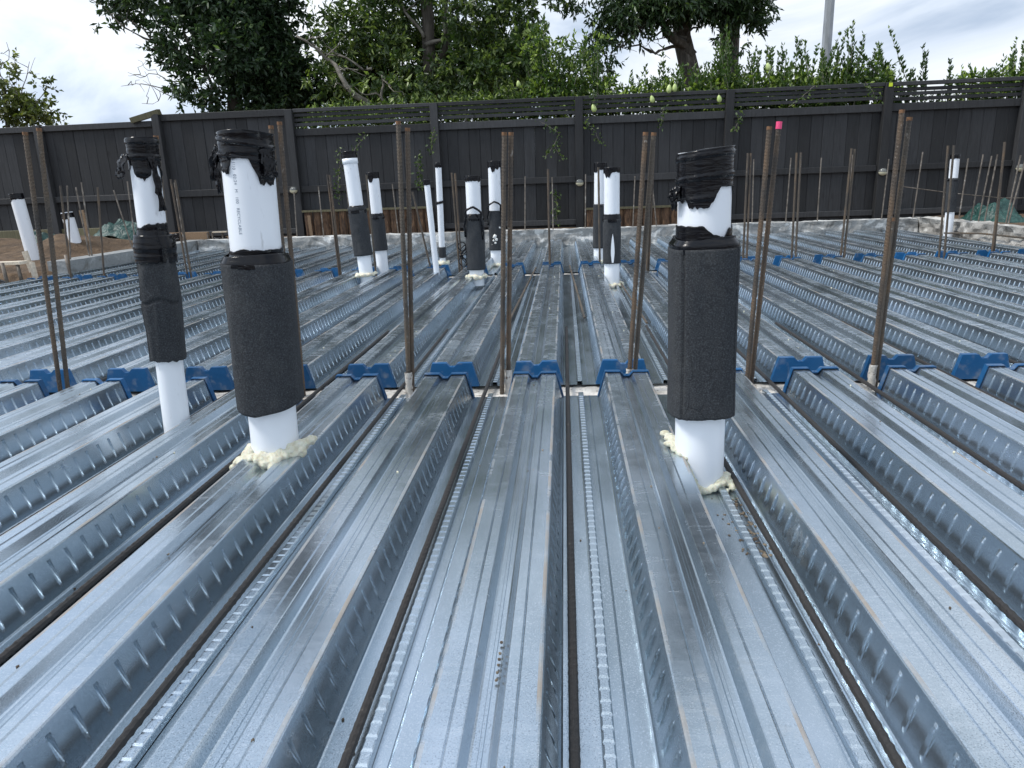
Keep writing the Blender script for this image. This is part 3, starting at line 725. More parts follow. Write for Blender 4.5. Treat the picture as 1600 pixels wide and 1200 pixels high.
# --- slim pipe at left
t, L = axis_empty('plastic_pipe', 'slim white pipe in a charcoal foam sleeve, farthest left of the three front pipes', (-1.118, 1.90, .0), (-1.085, 1.90, .832))
pbody(t, L, .0355)
wr = wrink(3, .0016)
shell(lambda th, z, u: .0385+wr(th, z, .038)+(.0022 if abs((z*26) % 1-.5) < .14 else 0), jag(.770, 2, .010, [(.35, .75, .034), (2.4, .9, .04), (-.9, .35, .014)]), lambda th: L+.004+.002*math.sin(th), 96, 44, .002, True, .002).build('tape_cap', TAPE, t, smooth=True)
flap(t, [(-.034, -.022, .795), (-.044, -.030, .768), (-.050, -.030, .735)], (.014, -.006, 0), 1.0)
flap(t, [(.034, -.020, .79), (.040, -.018, .74), (.046, -.016, .655)], (.006, .004, 0), 4.0)
shell(lambda th, z, u: .0385+wr(th, z, .038)*1.1+.010*max(0, (.60-z)/.05), jag(.565, 8, .004), jag(.622, 6, .004, [(-.7, .9, .010)]), 72, 16, .002).build('tape_band', TAPE, t, smooth=True)
shell(lambda th, z, u: .0475+wr(th, z, .05)*2.0+.0055*math.sin(min(1, max(0, (.59-z)/.03))*PI/2), jag(.520, 9, .006), lambda th: .592, 80, 18, .003).build('tape_band', TAPE, t, smooth=True)
sq = squ(.0465, 3.0, .3)
shell(lambda th, z, u: sq(th)+.0035*noise.noise(Vector((math.cos(th)*3, math.sin(th)*3, z*14)))+.002*math.sin(z*19)-(.004 if abs((th-5.6+.1*math.sin(z*12))) < .05 else 0)-(.004 if abs(z-.418-.006*math.sin(th*4)) < .004 and math.cos(th) > .1 else 0), jag(.252, 12, .004), lambda th: .535, 120, 90, .011).build('foam_sleeve', SLEEVE, t, smooth=True)

# --- big left pipe
t, L = axis_empty('plastic_pipe', 'thick white pipe with printed text, charcoal sleeve and cream foam at its foot', (-.712, 1.62, .06), (-.690, 1.62, .812))
O = .06
pbody(t, L, .0555)
wr2 = wrink(11, .0022)
ztop = L+.004
shell(lambda th, z, u: .0585+wr2(th, z, .06)+(.0025 if abs(((z+.01*math.sin(th))*32) % 1-.5) < .12 else 0), jag(.700, 2.2, .004, [(-.52, .30, .030), (1.10, .66, .052), (-1.25, .3, .006), (2.6, 1.0, .04)], 3), lambda th: ztop+.003*math.cos(th*2), 150, 56, .002, True, .003).build('tape_cap', TAPE, t, smooth=True)
flap(t, [(-.056, -.018, .73), (-.063, -.020, .695), (-.058, -.018, .630)], (.006, -.003, 0), 2.0)
flap(t, [(-.060, -.012, .72), (-.071, -.010, .69), (-.069, -.010, .655)], (.008, .006, 0), 7.0)
flap(t, [(.052, -.030, .72), (.062, -.034, .69), (.066, -.034, .664)], (.010, .007, 0), 5.0)
shell(lambda th, z, u: .0590+wr2(th, z, .06)*.5+.012*max(0, (.495-z)/.02)*(z < .495), jag(.478, 5, .002), jag(.513, 31, .002, [(-.85, .8, .008), (.9, 1.2, .005)]), 100, 14, .002).build('tape_band', TAPE, t, smooth=True)
sq2 = squ(.0715, 2.8, .12); wr3 = wrink(21, .0024, 60, 5)
shell(lambda th, z, u: sq2(th)*(.90+.125*min(1, max(0, (.50-z)/.02)))+wr3(th, z, .07), jag(.468, 15, .003), lambda th: .497+.003*math.sin(th*2), 120, 18, .004).build('tape_band', TAPE, t, smooth=True)
shell(lambda th, z, u: sq2(th)*1.03+.0022*noise.noise(Vector((math.cos(th)*3, math.sin(th)*3, z*7)))+.003*(z-.3)-(.0045 if abs(th-5.42-.02*math.sin(z*9)) < .035 else 0),
      lambda th: .128+.020*min(1, abs(((th+.15+PI) % (2*PI))-PI)/1.3), lambda th: .478, 150, 60, .013).build('foam_sleeve', SLEEVE, t, smooth=True)
foam(t, [(.052, -.028, .035, .016), (.066, -.020, .042, .015), (.079, -.008, .046, .014), (.090, .004, .050, .013), (.040, -.046, .028, .015), (.072, -.030, .030, .014),
         (.018, -.064, .022, .017), (.002, -.072, .016, .020), (-.012, -.068, .024, .015), (-.030, -.058, .022, .014), (-.048, -.046, .020, .014), (-.062, -.040, .016, .015), (-.076, -.042, .008, .013), (-.088, -.048, -.006, .010), (.022, -.080, .006, .013), (-.066, -.052, .010, .012)]
     + ring_foam(.058, 26, .0105, .024, -2.3, 2.3, .006, 3) + ring_foam(.066, 14, .010, .020, -1.2, 1.4, .012, 9))
# printed text running down the pipe
tc_ = bpy.data.curves.new('printed_text', 'FONT'); tc_.body = '11/10   02:24   M   100   RECYCLABLE'; tc_.size = .0098; tc_.space_character = 1.05
to = bpy.data.objects.new('tmp', tc_); COL.objects.link(to)
bpy.context.view_layer.update(); dg = bpy.context.evaluated_depsgraph_get()
me = bpy.data.meshes.new_from_object(to.evaluated_get(dg)); bpy.data.objects.remove(to)
us = [v.co.x for v in me.vertices]; ul = max(us); Ltx = .158
for v in me.vertices:
    u = v.co.x/ul*Ltx; th = -.20+v.co.y/.0557
    v.co = (.0558*math.sin(th), -.0558*math.cos(th), .700-u)
me.materials.clear(); me.materials.append(INK); link('printed_text', me, t)

# --- right big pipe
t, L = axis_empty('plastic_pipe', 'thick white pipe in squarish charcoal sleeve with torn black tape hood, right of centre', (.303, 1.595, .0), (.292, 1.595, .738))
pbody(t, L, .0550)
wr4 = wrink(41, .0011, 26, 4)
shell(lambda th, z, u: .0588+wr4(th, z, .06)+(.002 if abs(((z-.006*math.sin(th+.4))*24) % 1-.5) < .10 else 0), jag(.668, 4, .002, [(-.35, .75, .040), (-1.2, .35, .025), (1.35, .22, .016), (3.0, 1.0, .03)], 3), lambda th: L+.004+.006*math.sin(th), 150, 52, .002, True, .003).build('tape_cap', TAPE, t, smooth=True)
flap(t, [(-.060, -.012, .672), (-.066, -.014, .650), (-.064, -.012, .625)], (.005, -.008, 0), 3.0)
flap(t, [(-.063, -.024, .670), (-.070, -.026, .655), (-.066, -.026, .642)], (.008, -.004, 0), 9.0)
shell(lambda th, z, u: .0585+wr4(th, z, .06)*.7, lambda th: .548, jag(.592, 6, .002, [(.35, .55, .016), (.9, .8, .008)]), 110, 16, .002).build('tape_band', TAPE, t, smooth=True)
sq4 = squ(.0685, 3.3, .05)
shell(lambda th, z, u: sq4(th)*(.90+.12*min(1, max(0, (.565-z)/.012)))+wr3(th, z, .07), jag(.536, 25, .003), lambda th: .566+.003*math.sin(th*2), 120, 18, .004).build('tape_band', TAPE, t, smooth=True)
shell(lambda th, z, u: sq4(th)*1.035+.0015*noise.noise(Vector((math.cos(th)*3, math.sin(th)*3, z*9)))+.0018*math.sin(z*11+1)-(.004 if min(abs(th-.86-.02*math.sin(z*10)), abs(th-5.60)) < .028 else 0),
      jag(.178, 44, .002), lambda th: .545, 180, 70, .013).build('foam_sleeve', SLEEVE, t, smooth=True)
P3 = [(.240, 1.700, .088, .010), (.236, 1.688, .092, .010), (.246, 1.675, .090, .010), (.240, 1.655, .092, .012), (.250, 1.640, .092, .013), (.240, 1.622, .090, .012), (.250, 1.610, .092, .012), (.247, 1.595, .088, .011),
      (.256, 1.585, .084, .012), (.262, 1.572, .082, .012), (.268, 1.562, .076, .011), (.270, 1.556, .064, .010), (.273, 1.552, .052, .010), (.276, 1.548, .040, .010), (.279, 1.546, .028, .011), (.284, 1.542, .016, .011),
      (.293, 1.538, .008, .011), (.303, 1.536, .006, .010), (.314, 1.537, .006, .009), (.324, 1.541, .010, .010), (.334, 1.546, .014, .011), (.344, 1.552, .018, .012), (.354, 1.562, .020, .013), (.360, 1.574, .020, .013),
      (.366, 1.560, .014, .012), (.370, 1.548, .010, .011), (.364, 1.590, .018, .012), (.360, 1.605, .014, .011), (.352, 1.535, .006, .008)]
foam(t, [(a-.303, b_-1.595, c_, d_) for a, b_, c_, d_ in P3], .0024)

# --- pipes in the middle distance
def far_pipe(label, B, T, r, tape=None, sleeve=None, band=None, fo=True, seed=0, drops=(), ax=1.0, nsq=2.6, extra=None):
    t, L = axis_empty('plastic_pipe', label, B, T, 'pipes standing at the far gap'); z0 = B[2]
    pbody(t, L, r, nth=28)
    w_ = wrink(seed, .002, 40, 6)
    if tape: shell(lambda th, z, u: r+.0035+w_(th, z, r), jag(tape-z0, seed, .008, drops, 3), lambda th: L+.003, 48, 14, .002, True, .002).build('tape_cap', TAPE, t, smooth=True)
    if sleeve:
        s1, s0, rs = sleeve; q = squ(rs, nsq)
        shell(lambda th, z, u: q(th)+.003*noise.noise(Vector((math.cos(th)*2, math.sin(th)*2, z*12+seed))), lambda th: s0-z0, lambda th: s1-z0, 48, 30, rs-r-.001).build('foam_sleeve', SLEEVE, t, smooth=True)
        if band: shell(lambda th, z, u: r+.004+(rs-r)*min(1, max(0, (band-z0-z)/.03))+w_(th, z, r), lambda th: s1-z0-.02, jag(band-z0, seed+3, .004), 48, 12, .002).build('tape_band', TAPE, t, smooth=True)
    if fo:
        foam(t, ring_foam(r+.006, 16, .018, .012, 0, 2*PI, .018, seed), .006)
    return t
p = far_pipe('white pipe with bulky dark sleeve, leftmost of the far middle group, leaning left', (-1.462, 5.28, .07), (-1.512, 5.28, .948), .050, .905, (.545, .225, .064), .580, True, 1)
shell(lambda th, z, u: .0545, lambda th: .800, lambda th: .835, 32, 2, .003).build('pipe_socket', PVC, p, smooth=True)
w9 = wrink(77, .004, 30, 5)
shell(lambda th, z, u: .0665+w9(th, z, .06), lambda th: .16, lambda th: .50, 56, 50, .002).build('tape_band', TAPE if False else SLEEVE, p, smooth=True)
far_pipe('white pipe with ragged tape top and dark sleeve, just right of the bulky one', (-1.50, 5.93, .02), (-1.522, 5.93, .818), .047, .772, (.475, .205, .056), .500, False, 2, [(-.2, .5, .03)])
far_pipe('thin bare white pipe with no sleeve, left one of two thin far pipes', (-.953, 5.36, .07), (-.985, 5.36, .740), .0215, .705, None, None, False, 3)
p = far_pipe('taller thin white pipe with one black tape ring halfway, right of two thin pipes', (-1.003, 5.95, .07), (-.992, 5.95, .872), .0245, .838, (.215, .13, .031), None, True, 4)
shell(lambda th, z, u: .0285, lambda th: .487+.005*math.sin(th), lambda th: .507+.005*math.sin(th), 24, 3, .003).build('tape_band', TAPE, p, smooth=True)
def loop(t, r, zc, h, w_, seed, tz):
    b = MB(); pts = []
    for i in range(25):
        a = PI*i/24; pts.append((-w_*math.cos(a)+.006*math.sin(5*a+seed), -r-.006-.01*math.sin(a), zc+h*math.sin(a)))
    pts = [(-w_-.006, -r*.7, zc-.12), (-w_-.008, -r*.9, zc-.05)]+pts+[(w_+.006, -r*.9, zc-.06), (w_+.004, -r*.7, zc-.14)]
    b.tube(pts, .0075, 8); return b.build('strap', TAPE, t, smooth=True)
p = far_pipe('squat pipe in dark sleeve with loose cords and flecks, middle of the far group', (-.613, 5.02, .07), (-.610, 5.02, .750), .050, .716, (.480, .130, .0645), .505, True, 5)
loop(p, .060, .405, .075, .055, 1, 0)
b = MB()
for q in range(7):
    c = Vector((-.078-.012*math.cos(q), -.03, .22-.018*q)); b.tube([tuple(c+Vector((.026*math.cos(a), .01*math.sin(a*2+q), .030*math.sin(a+q)))) for a in np.linspace(0, 2*PI, 14)], .0035, 6)
b.build('tangled_tape', TAPE, p, smooth=True)
p = far_pipe('white pipe, dark sleeve with big white paint blot, behind the middle bars', (-.600, 6.41, .0), (-.590, 6.41, .882), .052, .832, (.475, .140, .0615), None, True, 6, [(-.1, .45, .035), (.6, .3, .02)])
loop(p, .058, .475, .075, .056, 2, 0)
m = Mat('white_paint', .6); m.set('Base Color', (.75, .75, .72)); WPAINT = m.m
def blots(t, r, lst):
    b = MB()
    for th, z, s_ in lst: b.ico((r*math.sin(th), -r*math.cos(th), z), s_, 1, .8, (1, .3, 1))
    return b.build('paint_blot', WPAINT, t, smooth=True)
blots(p, .0615, [(-.1, .26, .018), (.1, .235, .017), (-.25, .225, .012), (.0, .205, .010), (.55, .33, .016), (-.45, .19, .006)])
far_pipe('white pipe in plain dark sleeve half hidden by a bar, back of right far two', (.290, 6.26, .02), (.300, 6.26, .832), .049, .778, (.505, .145, .055), .500, True, 7, [(-.9, .5, .02)])
p = far_pipe('white pipe whose dark sleeve is slit open over white, front of the right far two', (.312, 4.93, .0), (.310, 4.93, .770), .051, .738, (.445, .158, .0590), .478, True, 8, [(-.6, .5, .03)])
b = MB(); vs = []; fs = []
for i in range(15):
    u = i/14; zc = .165+.19*u; wdt = .013*math.sin(PI*min(1, (1-u)*1.0+.12)**.7) if u < 1 else 0
    wdt = .0125*(1-u**3)*(.45+.55*min(1, u*3)); 
    for s_ in (-1, 1): th = .03+s_*wdt/.06; vs.append((.0622*math.sin(th), -.0622*math.cos(th), zc))
for i in range(14): fs.append((2*i, 2*i+1, 2*i+3, 2*i+2))
b.add(vs, fs); b.build('open_slit', PVC, p, smooth=True)
far_pipe('white pipe with dark middle wrap standing before the right hand wall', (3.735, 7.50, .06), (3.715, 7.50, .815), .040, .780, (.595, .285, .046), .60, False, 9)
t, L = axis_empty('plastic_pipe', 'tall leaning white pipe standing in the soil at the far left', (-5.30, 6.99, .02), (-5.355, 6.99, .765)); pbody(t, L, .060, nth=32)
shell(lambda th, z, u: .0635+wr(th, z, .06), jag(.695, 3, .010, [(-.7, .5, .02)]), lambda th: L+.004, 48, 12, .002, True).build('tape_cap', TAPE, t, smooth=True)
t, L = axis_empty('plastic_pipe', 'shorter open white pipe with black tape ring, second from the far left', (-5.20, 7.55, .02), (-5.262, 7.55, .566)); pbody(t, L, .058, nth=32)
shell(lambda th, z, u: .0615+wr(th, z, .06), jag(.490, 6, .010, [(.3, .5, .012)]), lambda th: L-.008, 48, 10, .002).build('tape_band', TAPE, t, smooth=True)

# ------------------------------------------------------------------ site clutter behind the walls
def crumple(name, label, cx, cy, cz, rx, ry, h, mat, seed, n=26):
    b = MB(); vs = []; fs = []
    for i in range(n+1):
        for j in range(n+1):
            u, v = i/n*2-1, j/n*2-1; d = max(0, 1-(u*u+v*v)*.8)
            p = Vector((u*2.2+seed, v*2.2, 0)); z = h*(d**.7)*(.75+.5*noise.noise(p))+.05*abs(noise.noise(p*2.2))*d
            vs.append((u*rx*(1+.15*noise.noise(p*1.5)), v*ry, z))
    m_ = n+1
    for i in range(n):
        for j in range(n): fs.append((i*m_+j, (i+1)*m_+j, (i+1)*m_+j+1, i*m_+j+1))
    b.add(vs, fs); o = b.build(name, mat, None, (cx, cy, cz), smooth=False); md = o.modifiers.new('t', 'SOLIDIFY'); md.thickness = .004; return tag(o, label, 'tarpaulin')
crumple('tarpaulin', 'crumpled green tarpaulin heaped behind the right wall, left heap', 4.92, 8.95, .02, .36, .4, .30, TARP, 3)
crumple('tarpaulin', 'crumpled green tarpaulin heaped behind the right wall, cut by the frame', 5.75, 8.8, .02, .48, .45, .34, TARP, 8)
crumple('tarpaulin', 'green tarpaulin on the soil mound beside the slim left pipe', -5.45, 8.75, .20, .32, .25, .24, TARP, 13)
crumple('tarpaulin', 'small green tarpaulin between the two far left pipes', -6.15, 8.3, .14, .26, .25, .22, TARP, 17)
crumple('plastic_sheet', 'black plastic sheet lying in the left formwork', -4.75, 5.35, -.02, .35, .45, .13, POLY, 23)['category'] = 'plastic sheet'
b = MB(); b.box(-.022, .022, -.012, .012, 0, .28); o = b.build('timber_peg', PINE, None, (-5.28, 7.85, .30)); o.rotation_euler = (0, -.06, .2); tag(o, 'pale timber peg driven into the soil mound at left', 'stake')
b = MB(); b.box(-.02, .02, -.012, .012, 0, .26); o = b.build('timber_peg', PALE, None, (-4.62, 6.05, .02)); o.rotation_euler = (0, -.16, .1); tag(o, 'whitish pointed peg leaning at the end of the left wall', 'stake')
b = MB(); b.box(-.32, .32, -.05, .05, -.012, .012); o = b.build('plank', PALE, None, (-4.72, 5.72, .205)); o.rotation_euler = (0, -.02, -.12); tag(o, 'pale plank lying level over the left formwork', 'plank')
b = MB(); b.box(-.25, .25, -.03, .03, -.01, .01); o = b.build('plank', PALE, None, (-4.78, 5.45, .16)); o.rotation_euler = (0, -.14, .2); tag(o, 'narrow sloping batten just below the pale left plank', 'plank')
b = MB(); b.box(-.012, .012, -.02, .02, 0, .22); o = b.build('timber_peg', PALE, None, (-4.36, 5.72, -.01)); o.rotation_euler = (0, -.05, 0); tag(o, 'pale peg propping the right end of the left plank', 'stake')
for i, (x, y, h, lb) in enumerate([(-4.52, 5.60, .22, 'leftmost'), (-4.44, 5.66, .20, 'middle'), (-4.24, 5.98, .24, 'rightmost')]):
    b = MB(); b.tube([(0, 0, 0), (-.01, 0, h)], .014, 8); o = b.build('steel_stub', THIN, None, (x, y, .0), smooth=True); tag(o, 'short grey steel stub by the left formwork, %s of three' % lb, 'steel bar', 'short steel stubs by the left formwork')
b = MB(); b.box(-.02, .02, -2.9, 2.9, -.25, -.02); o = b.build('form_board', PINE, None, (-4.345, 3.0, 0)); tag(o, 'long timber form board along the left edge of the deck', 'plank')
b = MB(); b.box(-.02, .02, -2.1, 2.1, -.25, -.02); o = b.build('form_board', PINE, None, (3.92, 1.5, 0)); tag(o, 'long timber form board along the right edge of the deck', 'plank')
b = MB(); b.box(-.30, .30, -.03, .03, -.045, .045); o = b.build('plank', PINE, None, (-4.80, 9.05, .20)); o.rotation_euler = (0, .01, .05); tag(o, 'orange brown plank lying behind the left corner of the deck', 'plank')
b = MB(); b.tube([(0, -.05, 0), (0, .05, 0)], .045, 16); o = b.build('plank_hole', POLY, None, (-4.86, 8.98, .20)); tag(o, 'black cylinder standing in for the round hole at the orange plank', 'plank hole')  # solid black cylinder added in place of the dark round hole
t = thing('steel_trestle', 'small grey steel frame standing behind the left corner of the deck', 'frame', (-4.36, 8.95, .05))
for x in (-.09, -.03, .10):
    b = MB(); b.box(x-.008, x+.008, -.01, .01, 0, .19); b.build('upright', THIN, t)
b = MB(); b.box(-.02, .16, -.02, .02, .185, .20); b.build('crossbar', PALE, t); b = MB(); b.box(-.03, .14, -.005, .03, .02, .13); b.build('back_plate', POLY, t)
for i, (x, y, r) in enumerate([(-4.50, 5.45, .05), (-4.42, 5.42, .045)]):
    b = MB(); b.tube([(r*math.cos(a), .02*math.sin(a*2), .06+r*math.sin(a)) for a in np.linspace(0, PI, 12)], .008, 8); o = b.build('rusty_hook', RUST, None, (x, y, -.04), smooth=True)
    tag(o, 'bent rusty bar loop beside the left edge of the deck, %s one' % ('left', 'right')[i], 'steel bar', 'rusty loops by the left deck edge')
b = MB(); b.tube([(4.05, 9.3, .50), (4.6, 9.3, .41), (5.2, 9.3, .33), (5.9, 9.3, .31)], .005, 6); tag(b.build('wire', THIN), 'thin grey wire strung above the green tarpaulins', 'wire')
b = MB(); b.tube([(3.60, 7.3, .10), (3.78, 7.0, .11), (3.80, 6.2, .115), (3.80, 5.2, .11)], .008, 8); tag(b.build('edge_bar', REBAR), 'thin horizontal bar along the foot of the right wall', 'steel bar')
# loose crumbs on the deck
b = MB(); R_ = random.Random(4)
for i in range(330):
    k = R_.randint(-8, 8); y = R_.uniform(.55, 5.5); dx = R_.uniform(-.062, .062) if R_.random() < .5 else R_.choice((-1, 1))*R_.uniform(.095, .138)
    if Y_N1-.02 < y < Y_M0+.02: y += .3
    s_ = R_.uniform(.0009, .0026); z = (.0805 if abs(dx) < .066 and abs(dx) > .02 else (.068 if abs(dx) <= .02 else .0005))
    b.ico((XC+PITCHX*k+dx, y, z+s_*.4), s_, 1, .6)
for cx_, cy_ in ((-.035, .80), (-.035, .815), (-.033, .83), (-.0325, .842), (-.034, .855), (-.031, .88)):
    b.ico((-.105+.008+cx_*.0, cy_, .0685), .0024, 1, .4)
for i in range(150):
    u = R_.random(); b.ico((.352+.012*R_.gauss(0, 1)-.030*(1-u)*0, 1.24+.27*u, .0012), R_.uniform(.0015, .0042)*(1.2-u*.3), 1, .8, (1, 1.3, .35))
tag(b.build('crumbs', BITS), 'tiny dark crumbs of grit scattered over the deck', 'grit', kind='stuff')
b = MB()
for i in range(60):
    k = R_.randint(-6, 7); y = R_.uniform(1.3, 5.5); s_ = R_.uniform(.0012, .0032); dx = R_.uniform(.022, .062)
    if Y_N1-.02 < y < Y_M0+.02: y += .3
    b.ico((XC+PITCHX*k+dx, y, .0805+s_*.5), s_, 1, .6)
b.ico((.345, 1.38, .004), .007, 1, .7)
tag(b.build('foam_crumbs', CRUMB), 'pale crumbs of dried foam scattered over the deck', 'foam crumbs', kind='stuff')

# ------------------------------------------------------------------ vegetation
def leaf_mesh(name, P, D, ln, wd, tint, mat, fold=.25, up=None):
    """P base points, D unit directions, one folded four-corner leaf each"""
    n = len(P); rv = RNG.normal(size=(n, 3))
    if up is not None: rv = rv*.6+np.array(up)
    Sd = np.cross(D, rv); Sd /= np.linalg.norm(Sd, axis=1, keepdims=True)+1e-9
    Nn = np.cross(Sd, D)
    l = ln[:, None]; w_ = wd[:, None]
    mid = P+D*l*.45
    V = np.empty((n, 4, 3)); V[:, 0] = P; V[:, 1] = mid+Sd*w_*.5+Nn*w_*fold; V[:, 2] = P+D*l-Nn*l*.08; V[:, 3] = mid-Sd*w_*.5+Nn*w_*fold
    me = bpy.data.meshes.new(name); me.vertices.add(4*n); me.vertices.foreach_set('co', V.reshape(-1))
    idx = (np.arange(n)*4)[:, None]+np.array([0, 1, 2, 0, 2, 3]); me.loops.add(6*n); me.loops.foreach_set('vertex_index', idx.reshape(-1).astype(np.int32))
    me.polygons.add(2*n); me.polygons.foreach_set('loop_start', (np.arange(2*n)*3).astype(np.int32))
    try: me.polygons.foreach_set('loop_total', np.full(2*n, 3, dtype=np.int32))
    except Exception: pass
    me.materials.append(mat); me.update(calc_edges=True)
    a = me.attributes.new('tint', 'FLOAT', 'FACE'); a.data.foreach_set('value', np.repeat(tint, 2).astype(np.float32))
    return me
def unit(v): return v/(np.linalg.norm(v, axis=1, keepdims=True)+1e-9)
def crown(clumps, per_m3, ln, wd, droop=-.25, twig=9, lit=.12):
    """leaves gathered on twigs scattered through ellipsoid clumps (cx,cy,cz,rx,ry,rz,density)"""
    Ps, Ds, Ts = [], [], []; twigs = []
    for c in clumps:
        cx, cy_, cz, rx, ry, rz = c[:6]; den = c[6] if len(c) > 6 else 1.0
        vol = 4.19*rx*ry*rz; nt_ = int(vol*per_m3*den/twig)
        d = unit(RNG.normal(size=(nt_, 3))); rad = RNG.uniform(.15, 1.0, nt_)**.5
        # lumpy outline
        lump = np.array([.80+.42*noise.noise(Vector(q*2.3)+Vector((cx*3, cz*3, 0))) for q in d])
        c0 = np.array([cx, cy_, cz])+d*np.array([rx, ry, rz])*(rad*lump)[:, None]
        td = unit(d*.8+RNG.normal(size=(nt_, 3))*.6+np.array([0, 0, droop*.5])); tl = RNG.uniform(.10, .24, nt_)
        tt = RNG.uniform(0, 1, nt_)
        for j in range(twig):
            f = (j+.5)/twig; base = c0+td*tl[:, None]*f
            dd = unit(td*.55+RNG.normal(size=(nt_, 3))*.65+np.array([0, 0, droop])); Ps.append(base); Ds.append(dd)
            t_ = RNG.beta(2, 3, nt_)*.75+tt*.18; hi = RNG.uniform(size=nt_) < lit*(tt > .6)*2.0; t_ = np.where(hi, .9+.1*RNG.uniform(size=nt_), t_); Ts.append(t_)  # lit: share of leaves whose colour is brightened to look sunlit
    P = np.concatenate(Ps); D = np.concatenate(Ds); T = np.concatenate(Ts); n = len(P)
    return P, D, RNG.uniform(.7, 1.25, n)*ln, RNG.uniform(.75, 1.2, n)*wd, T
def wob(a, b, n, amp, seed):
    a, b = Vector(a), Vector(b); L_ = (b-a).length; o_ = []
    for i in range(n+1):
        u = i/n; q = Vector((noise.noise(Vector((u*3, seed, 0))), noise.noise(Vector((u*3, seed, 5))), noise.noise(Vector((u*3, seed, 9)))))*amp*L_*math.sin(PI*u)
        o_.append(a.lerp(b, u)+q)
    return o_
def tree(name, label, base, trunks, limbs, clumps, leafm, per, ln, wd, barkm=TRUNK, **kw):
    t = thing(name, label, 'tree', base); B = Vector(base)
    def loc(p): return [q-B for q in p]
    for i, (a, b_, r0, r1) in enumerate(trunks):
        p = wob(a, b_, 9, .10, i*3.1+base[0]); m_ = MB(); m_.tube(loc(p), [r0+(r1-r0)*k/9*(1+.0) for k in range(10)], 10); m_.build('trunk', barkm, t, smooth=True)
    for i, (a, b_, r0, r1) in enumerate(limbs):
        p = wob(a, b_, 10, .22, i*2.3+base[0]*1.7); m_ = MB(); m_.tube(loc(p), [r0+(r1-r0)*k/10 for k in range(11)], 7)
        for q in range(4):
            k = 3+q*2; st = p[k]; dr = Vector((random.uniform(-1, 1), random.uniform(-.6, .6), random.uniform(-.3, .8))).normalized()*random.uniform(.25, .55)
            m_.tube(loc(wob(st, st+dr, 5, .25, q+i*5)), [r1*.9+.004, .003], 5) if False else m_.tube(loc(wob(st, st+dr, 5, .25, q+i*5)), [max(.003, (r1*.8+.004)*(1-kk/6)) for kk in range(6)], 5)
        m_.build('limb', BRANCH if r0 < .06 else barkm, t, smooth=True)
    P, D, l, w_, T = crown(clumps, per, ln, wd, **kw)
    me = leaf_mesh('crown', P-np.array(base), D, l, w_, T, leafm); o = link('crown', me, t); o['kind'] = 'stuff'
    return t
def Z(x, z, y): k = y/12.0; return (x*k, y, CAMH+(z-CAMH)*k)
def C(x, z, y, rx, ry, rz, den=1.0): a = Z(x, z, y); return (a[0], a[1], a[2], rx, ry, rz, den)
# left dark tree
tree('broadleaf_tree', 'dark dense tree with bare twigs reaching left, behind the fence left of centre', (-5.2, 12.6, 0),
     [(Z(-5.1, .1, 12.6), Z(-5.3, 4.6, 12.6), .16, .07), (Z(-4.6, .1, 12.8), Z(-4.4, 4.4, 12.9), .13, .06)],
     [(Z(-5.2, 2.3, 12.5), Z(-6.9, 3.45, 12), .035, .008), (Z(-5.2, 2.6, 12.5), Z(-7.3, 3.75, 12), .035, .006), (Z(-6.0, 2.3, 12), Z(-7.05, 2.42, 11.9), .012, .003), (Z(-6.0, 2.45, 12), Z(-6.9, 2.62, 11.9), .010, .003),
      (Z(-5.9, 2.25, 12), Z(-6.75, 2.15, 11.9), .010, .003), (Z(-5.3, 2.8, 12.4), Z(-5.0, 4.2, 12.2), .04, .02), (Z(-5.6, 2.0, 12.3), Z(-5.9, 4.0, 12.2), .03, .015)],
     [C(-6.55, 3.75, 12.2, .75, .6, .42, .7), C(-7.0, 3.45, 12.1, .35, .3, .18, .3), C(-5.95, 3.05, 12.2, .55, .6, .60, .75), C(-5.75, 2.35, 12.1, .48, .5, .45, .65), C(-5.35, 2.05, 12.2, .55, .5, .30, .55), C(-5.1, 2.9, 12.0, .60, .6, .65, 1.1),
      C(-4.55, 2.6, 12.6, .75, .7, .95, 1.5), C(-4.8, 3.5, 12.4, .9, .8, .55, 1.2), C(-5.5, 3.7, 12.2, .8, .7, .5, .8), C(-4.3, 2.1, 12.9, .7, .5, .5, 1.5), C(-5.6, 4.9, 12.6, 1.7, 1.4, .9, .5)],
     LEAF_A, 2700, .118, .048, lit=.03)
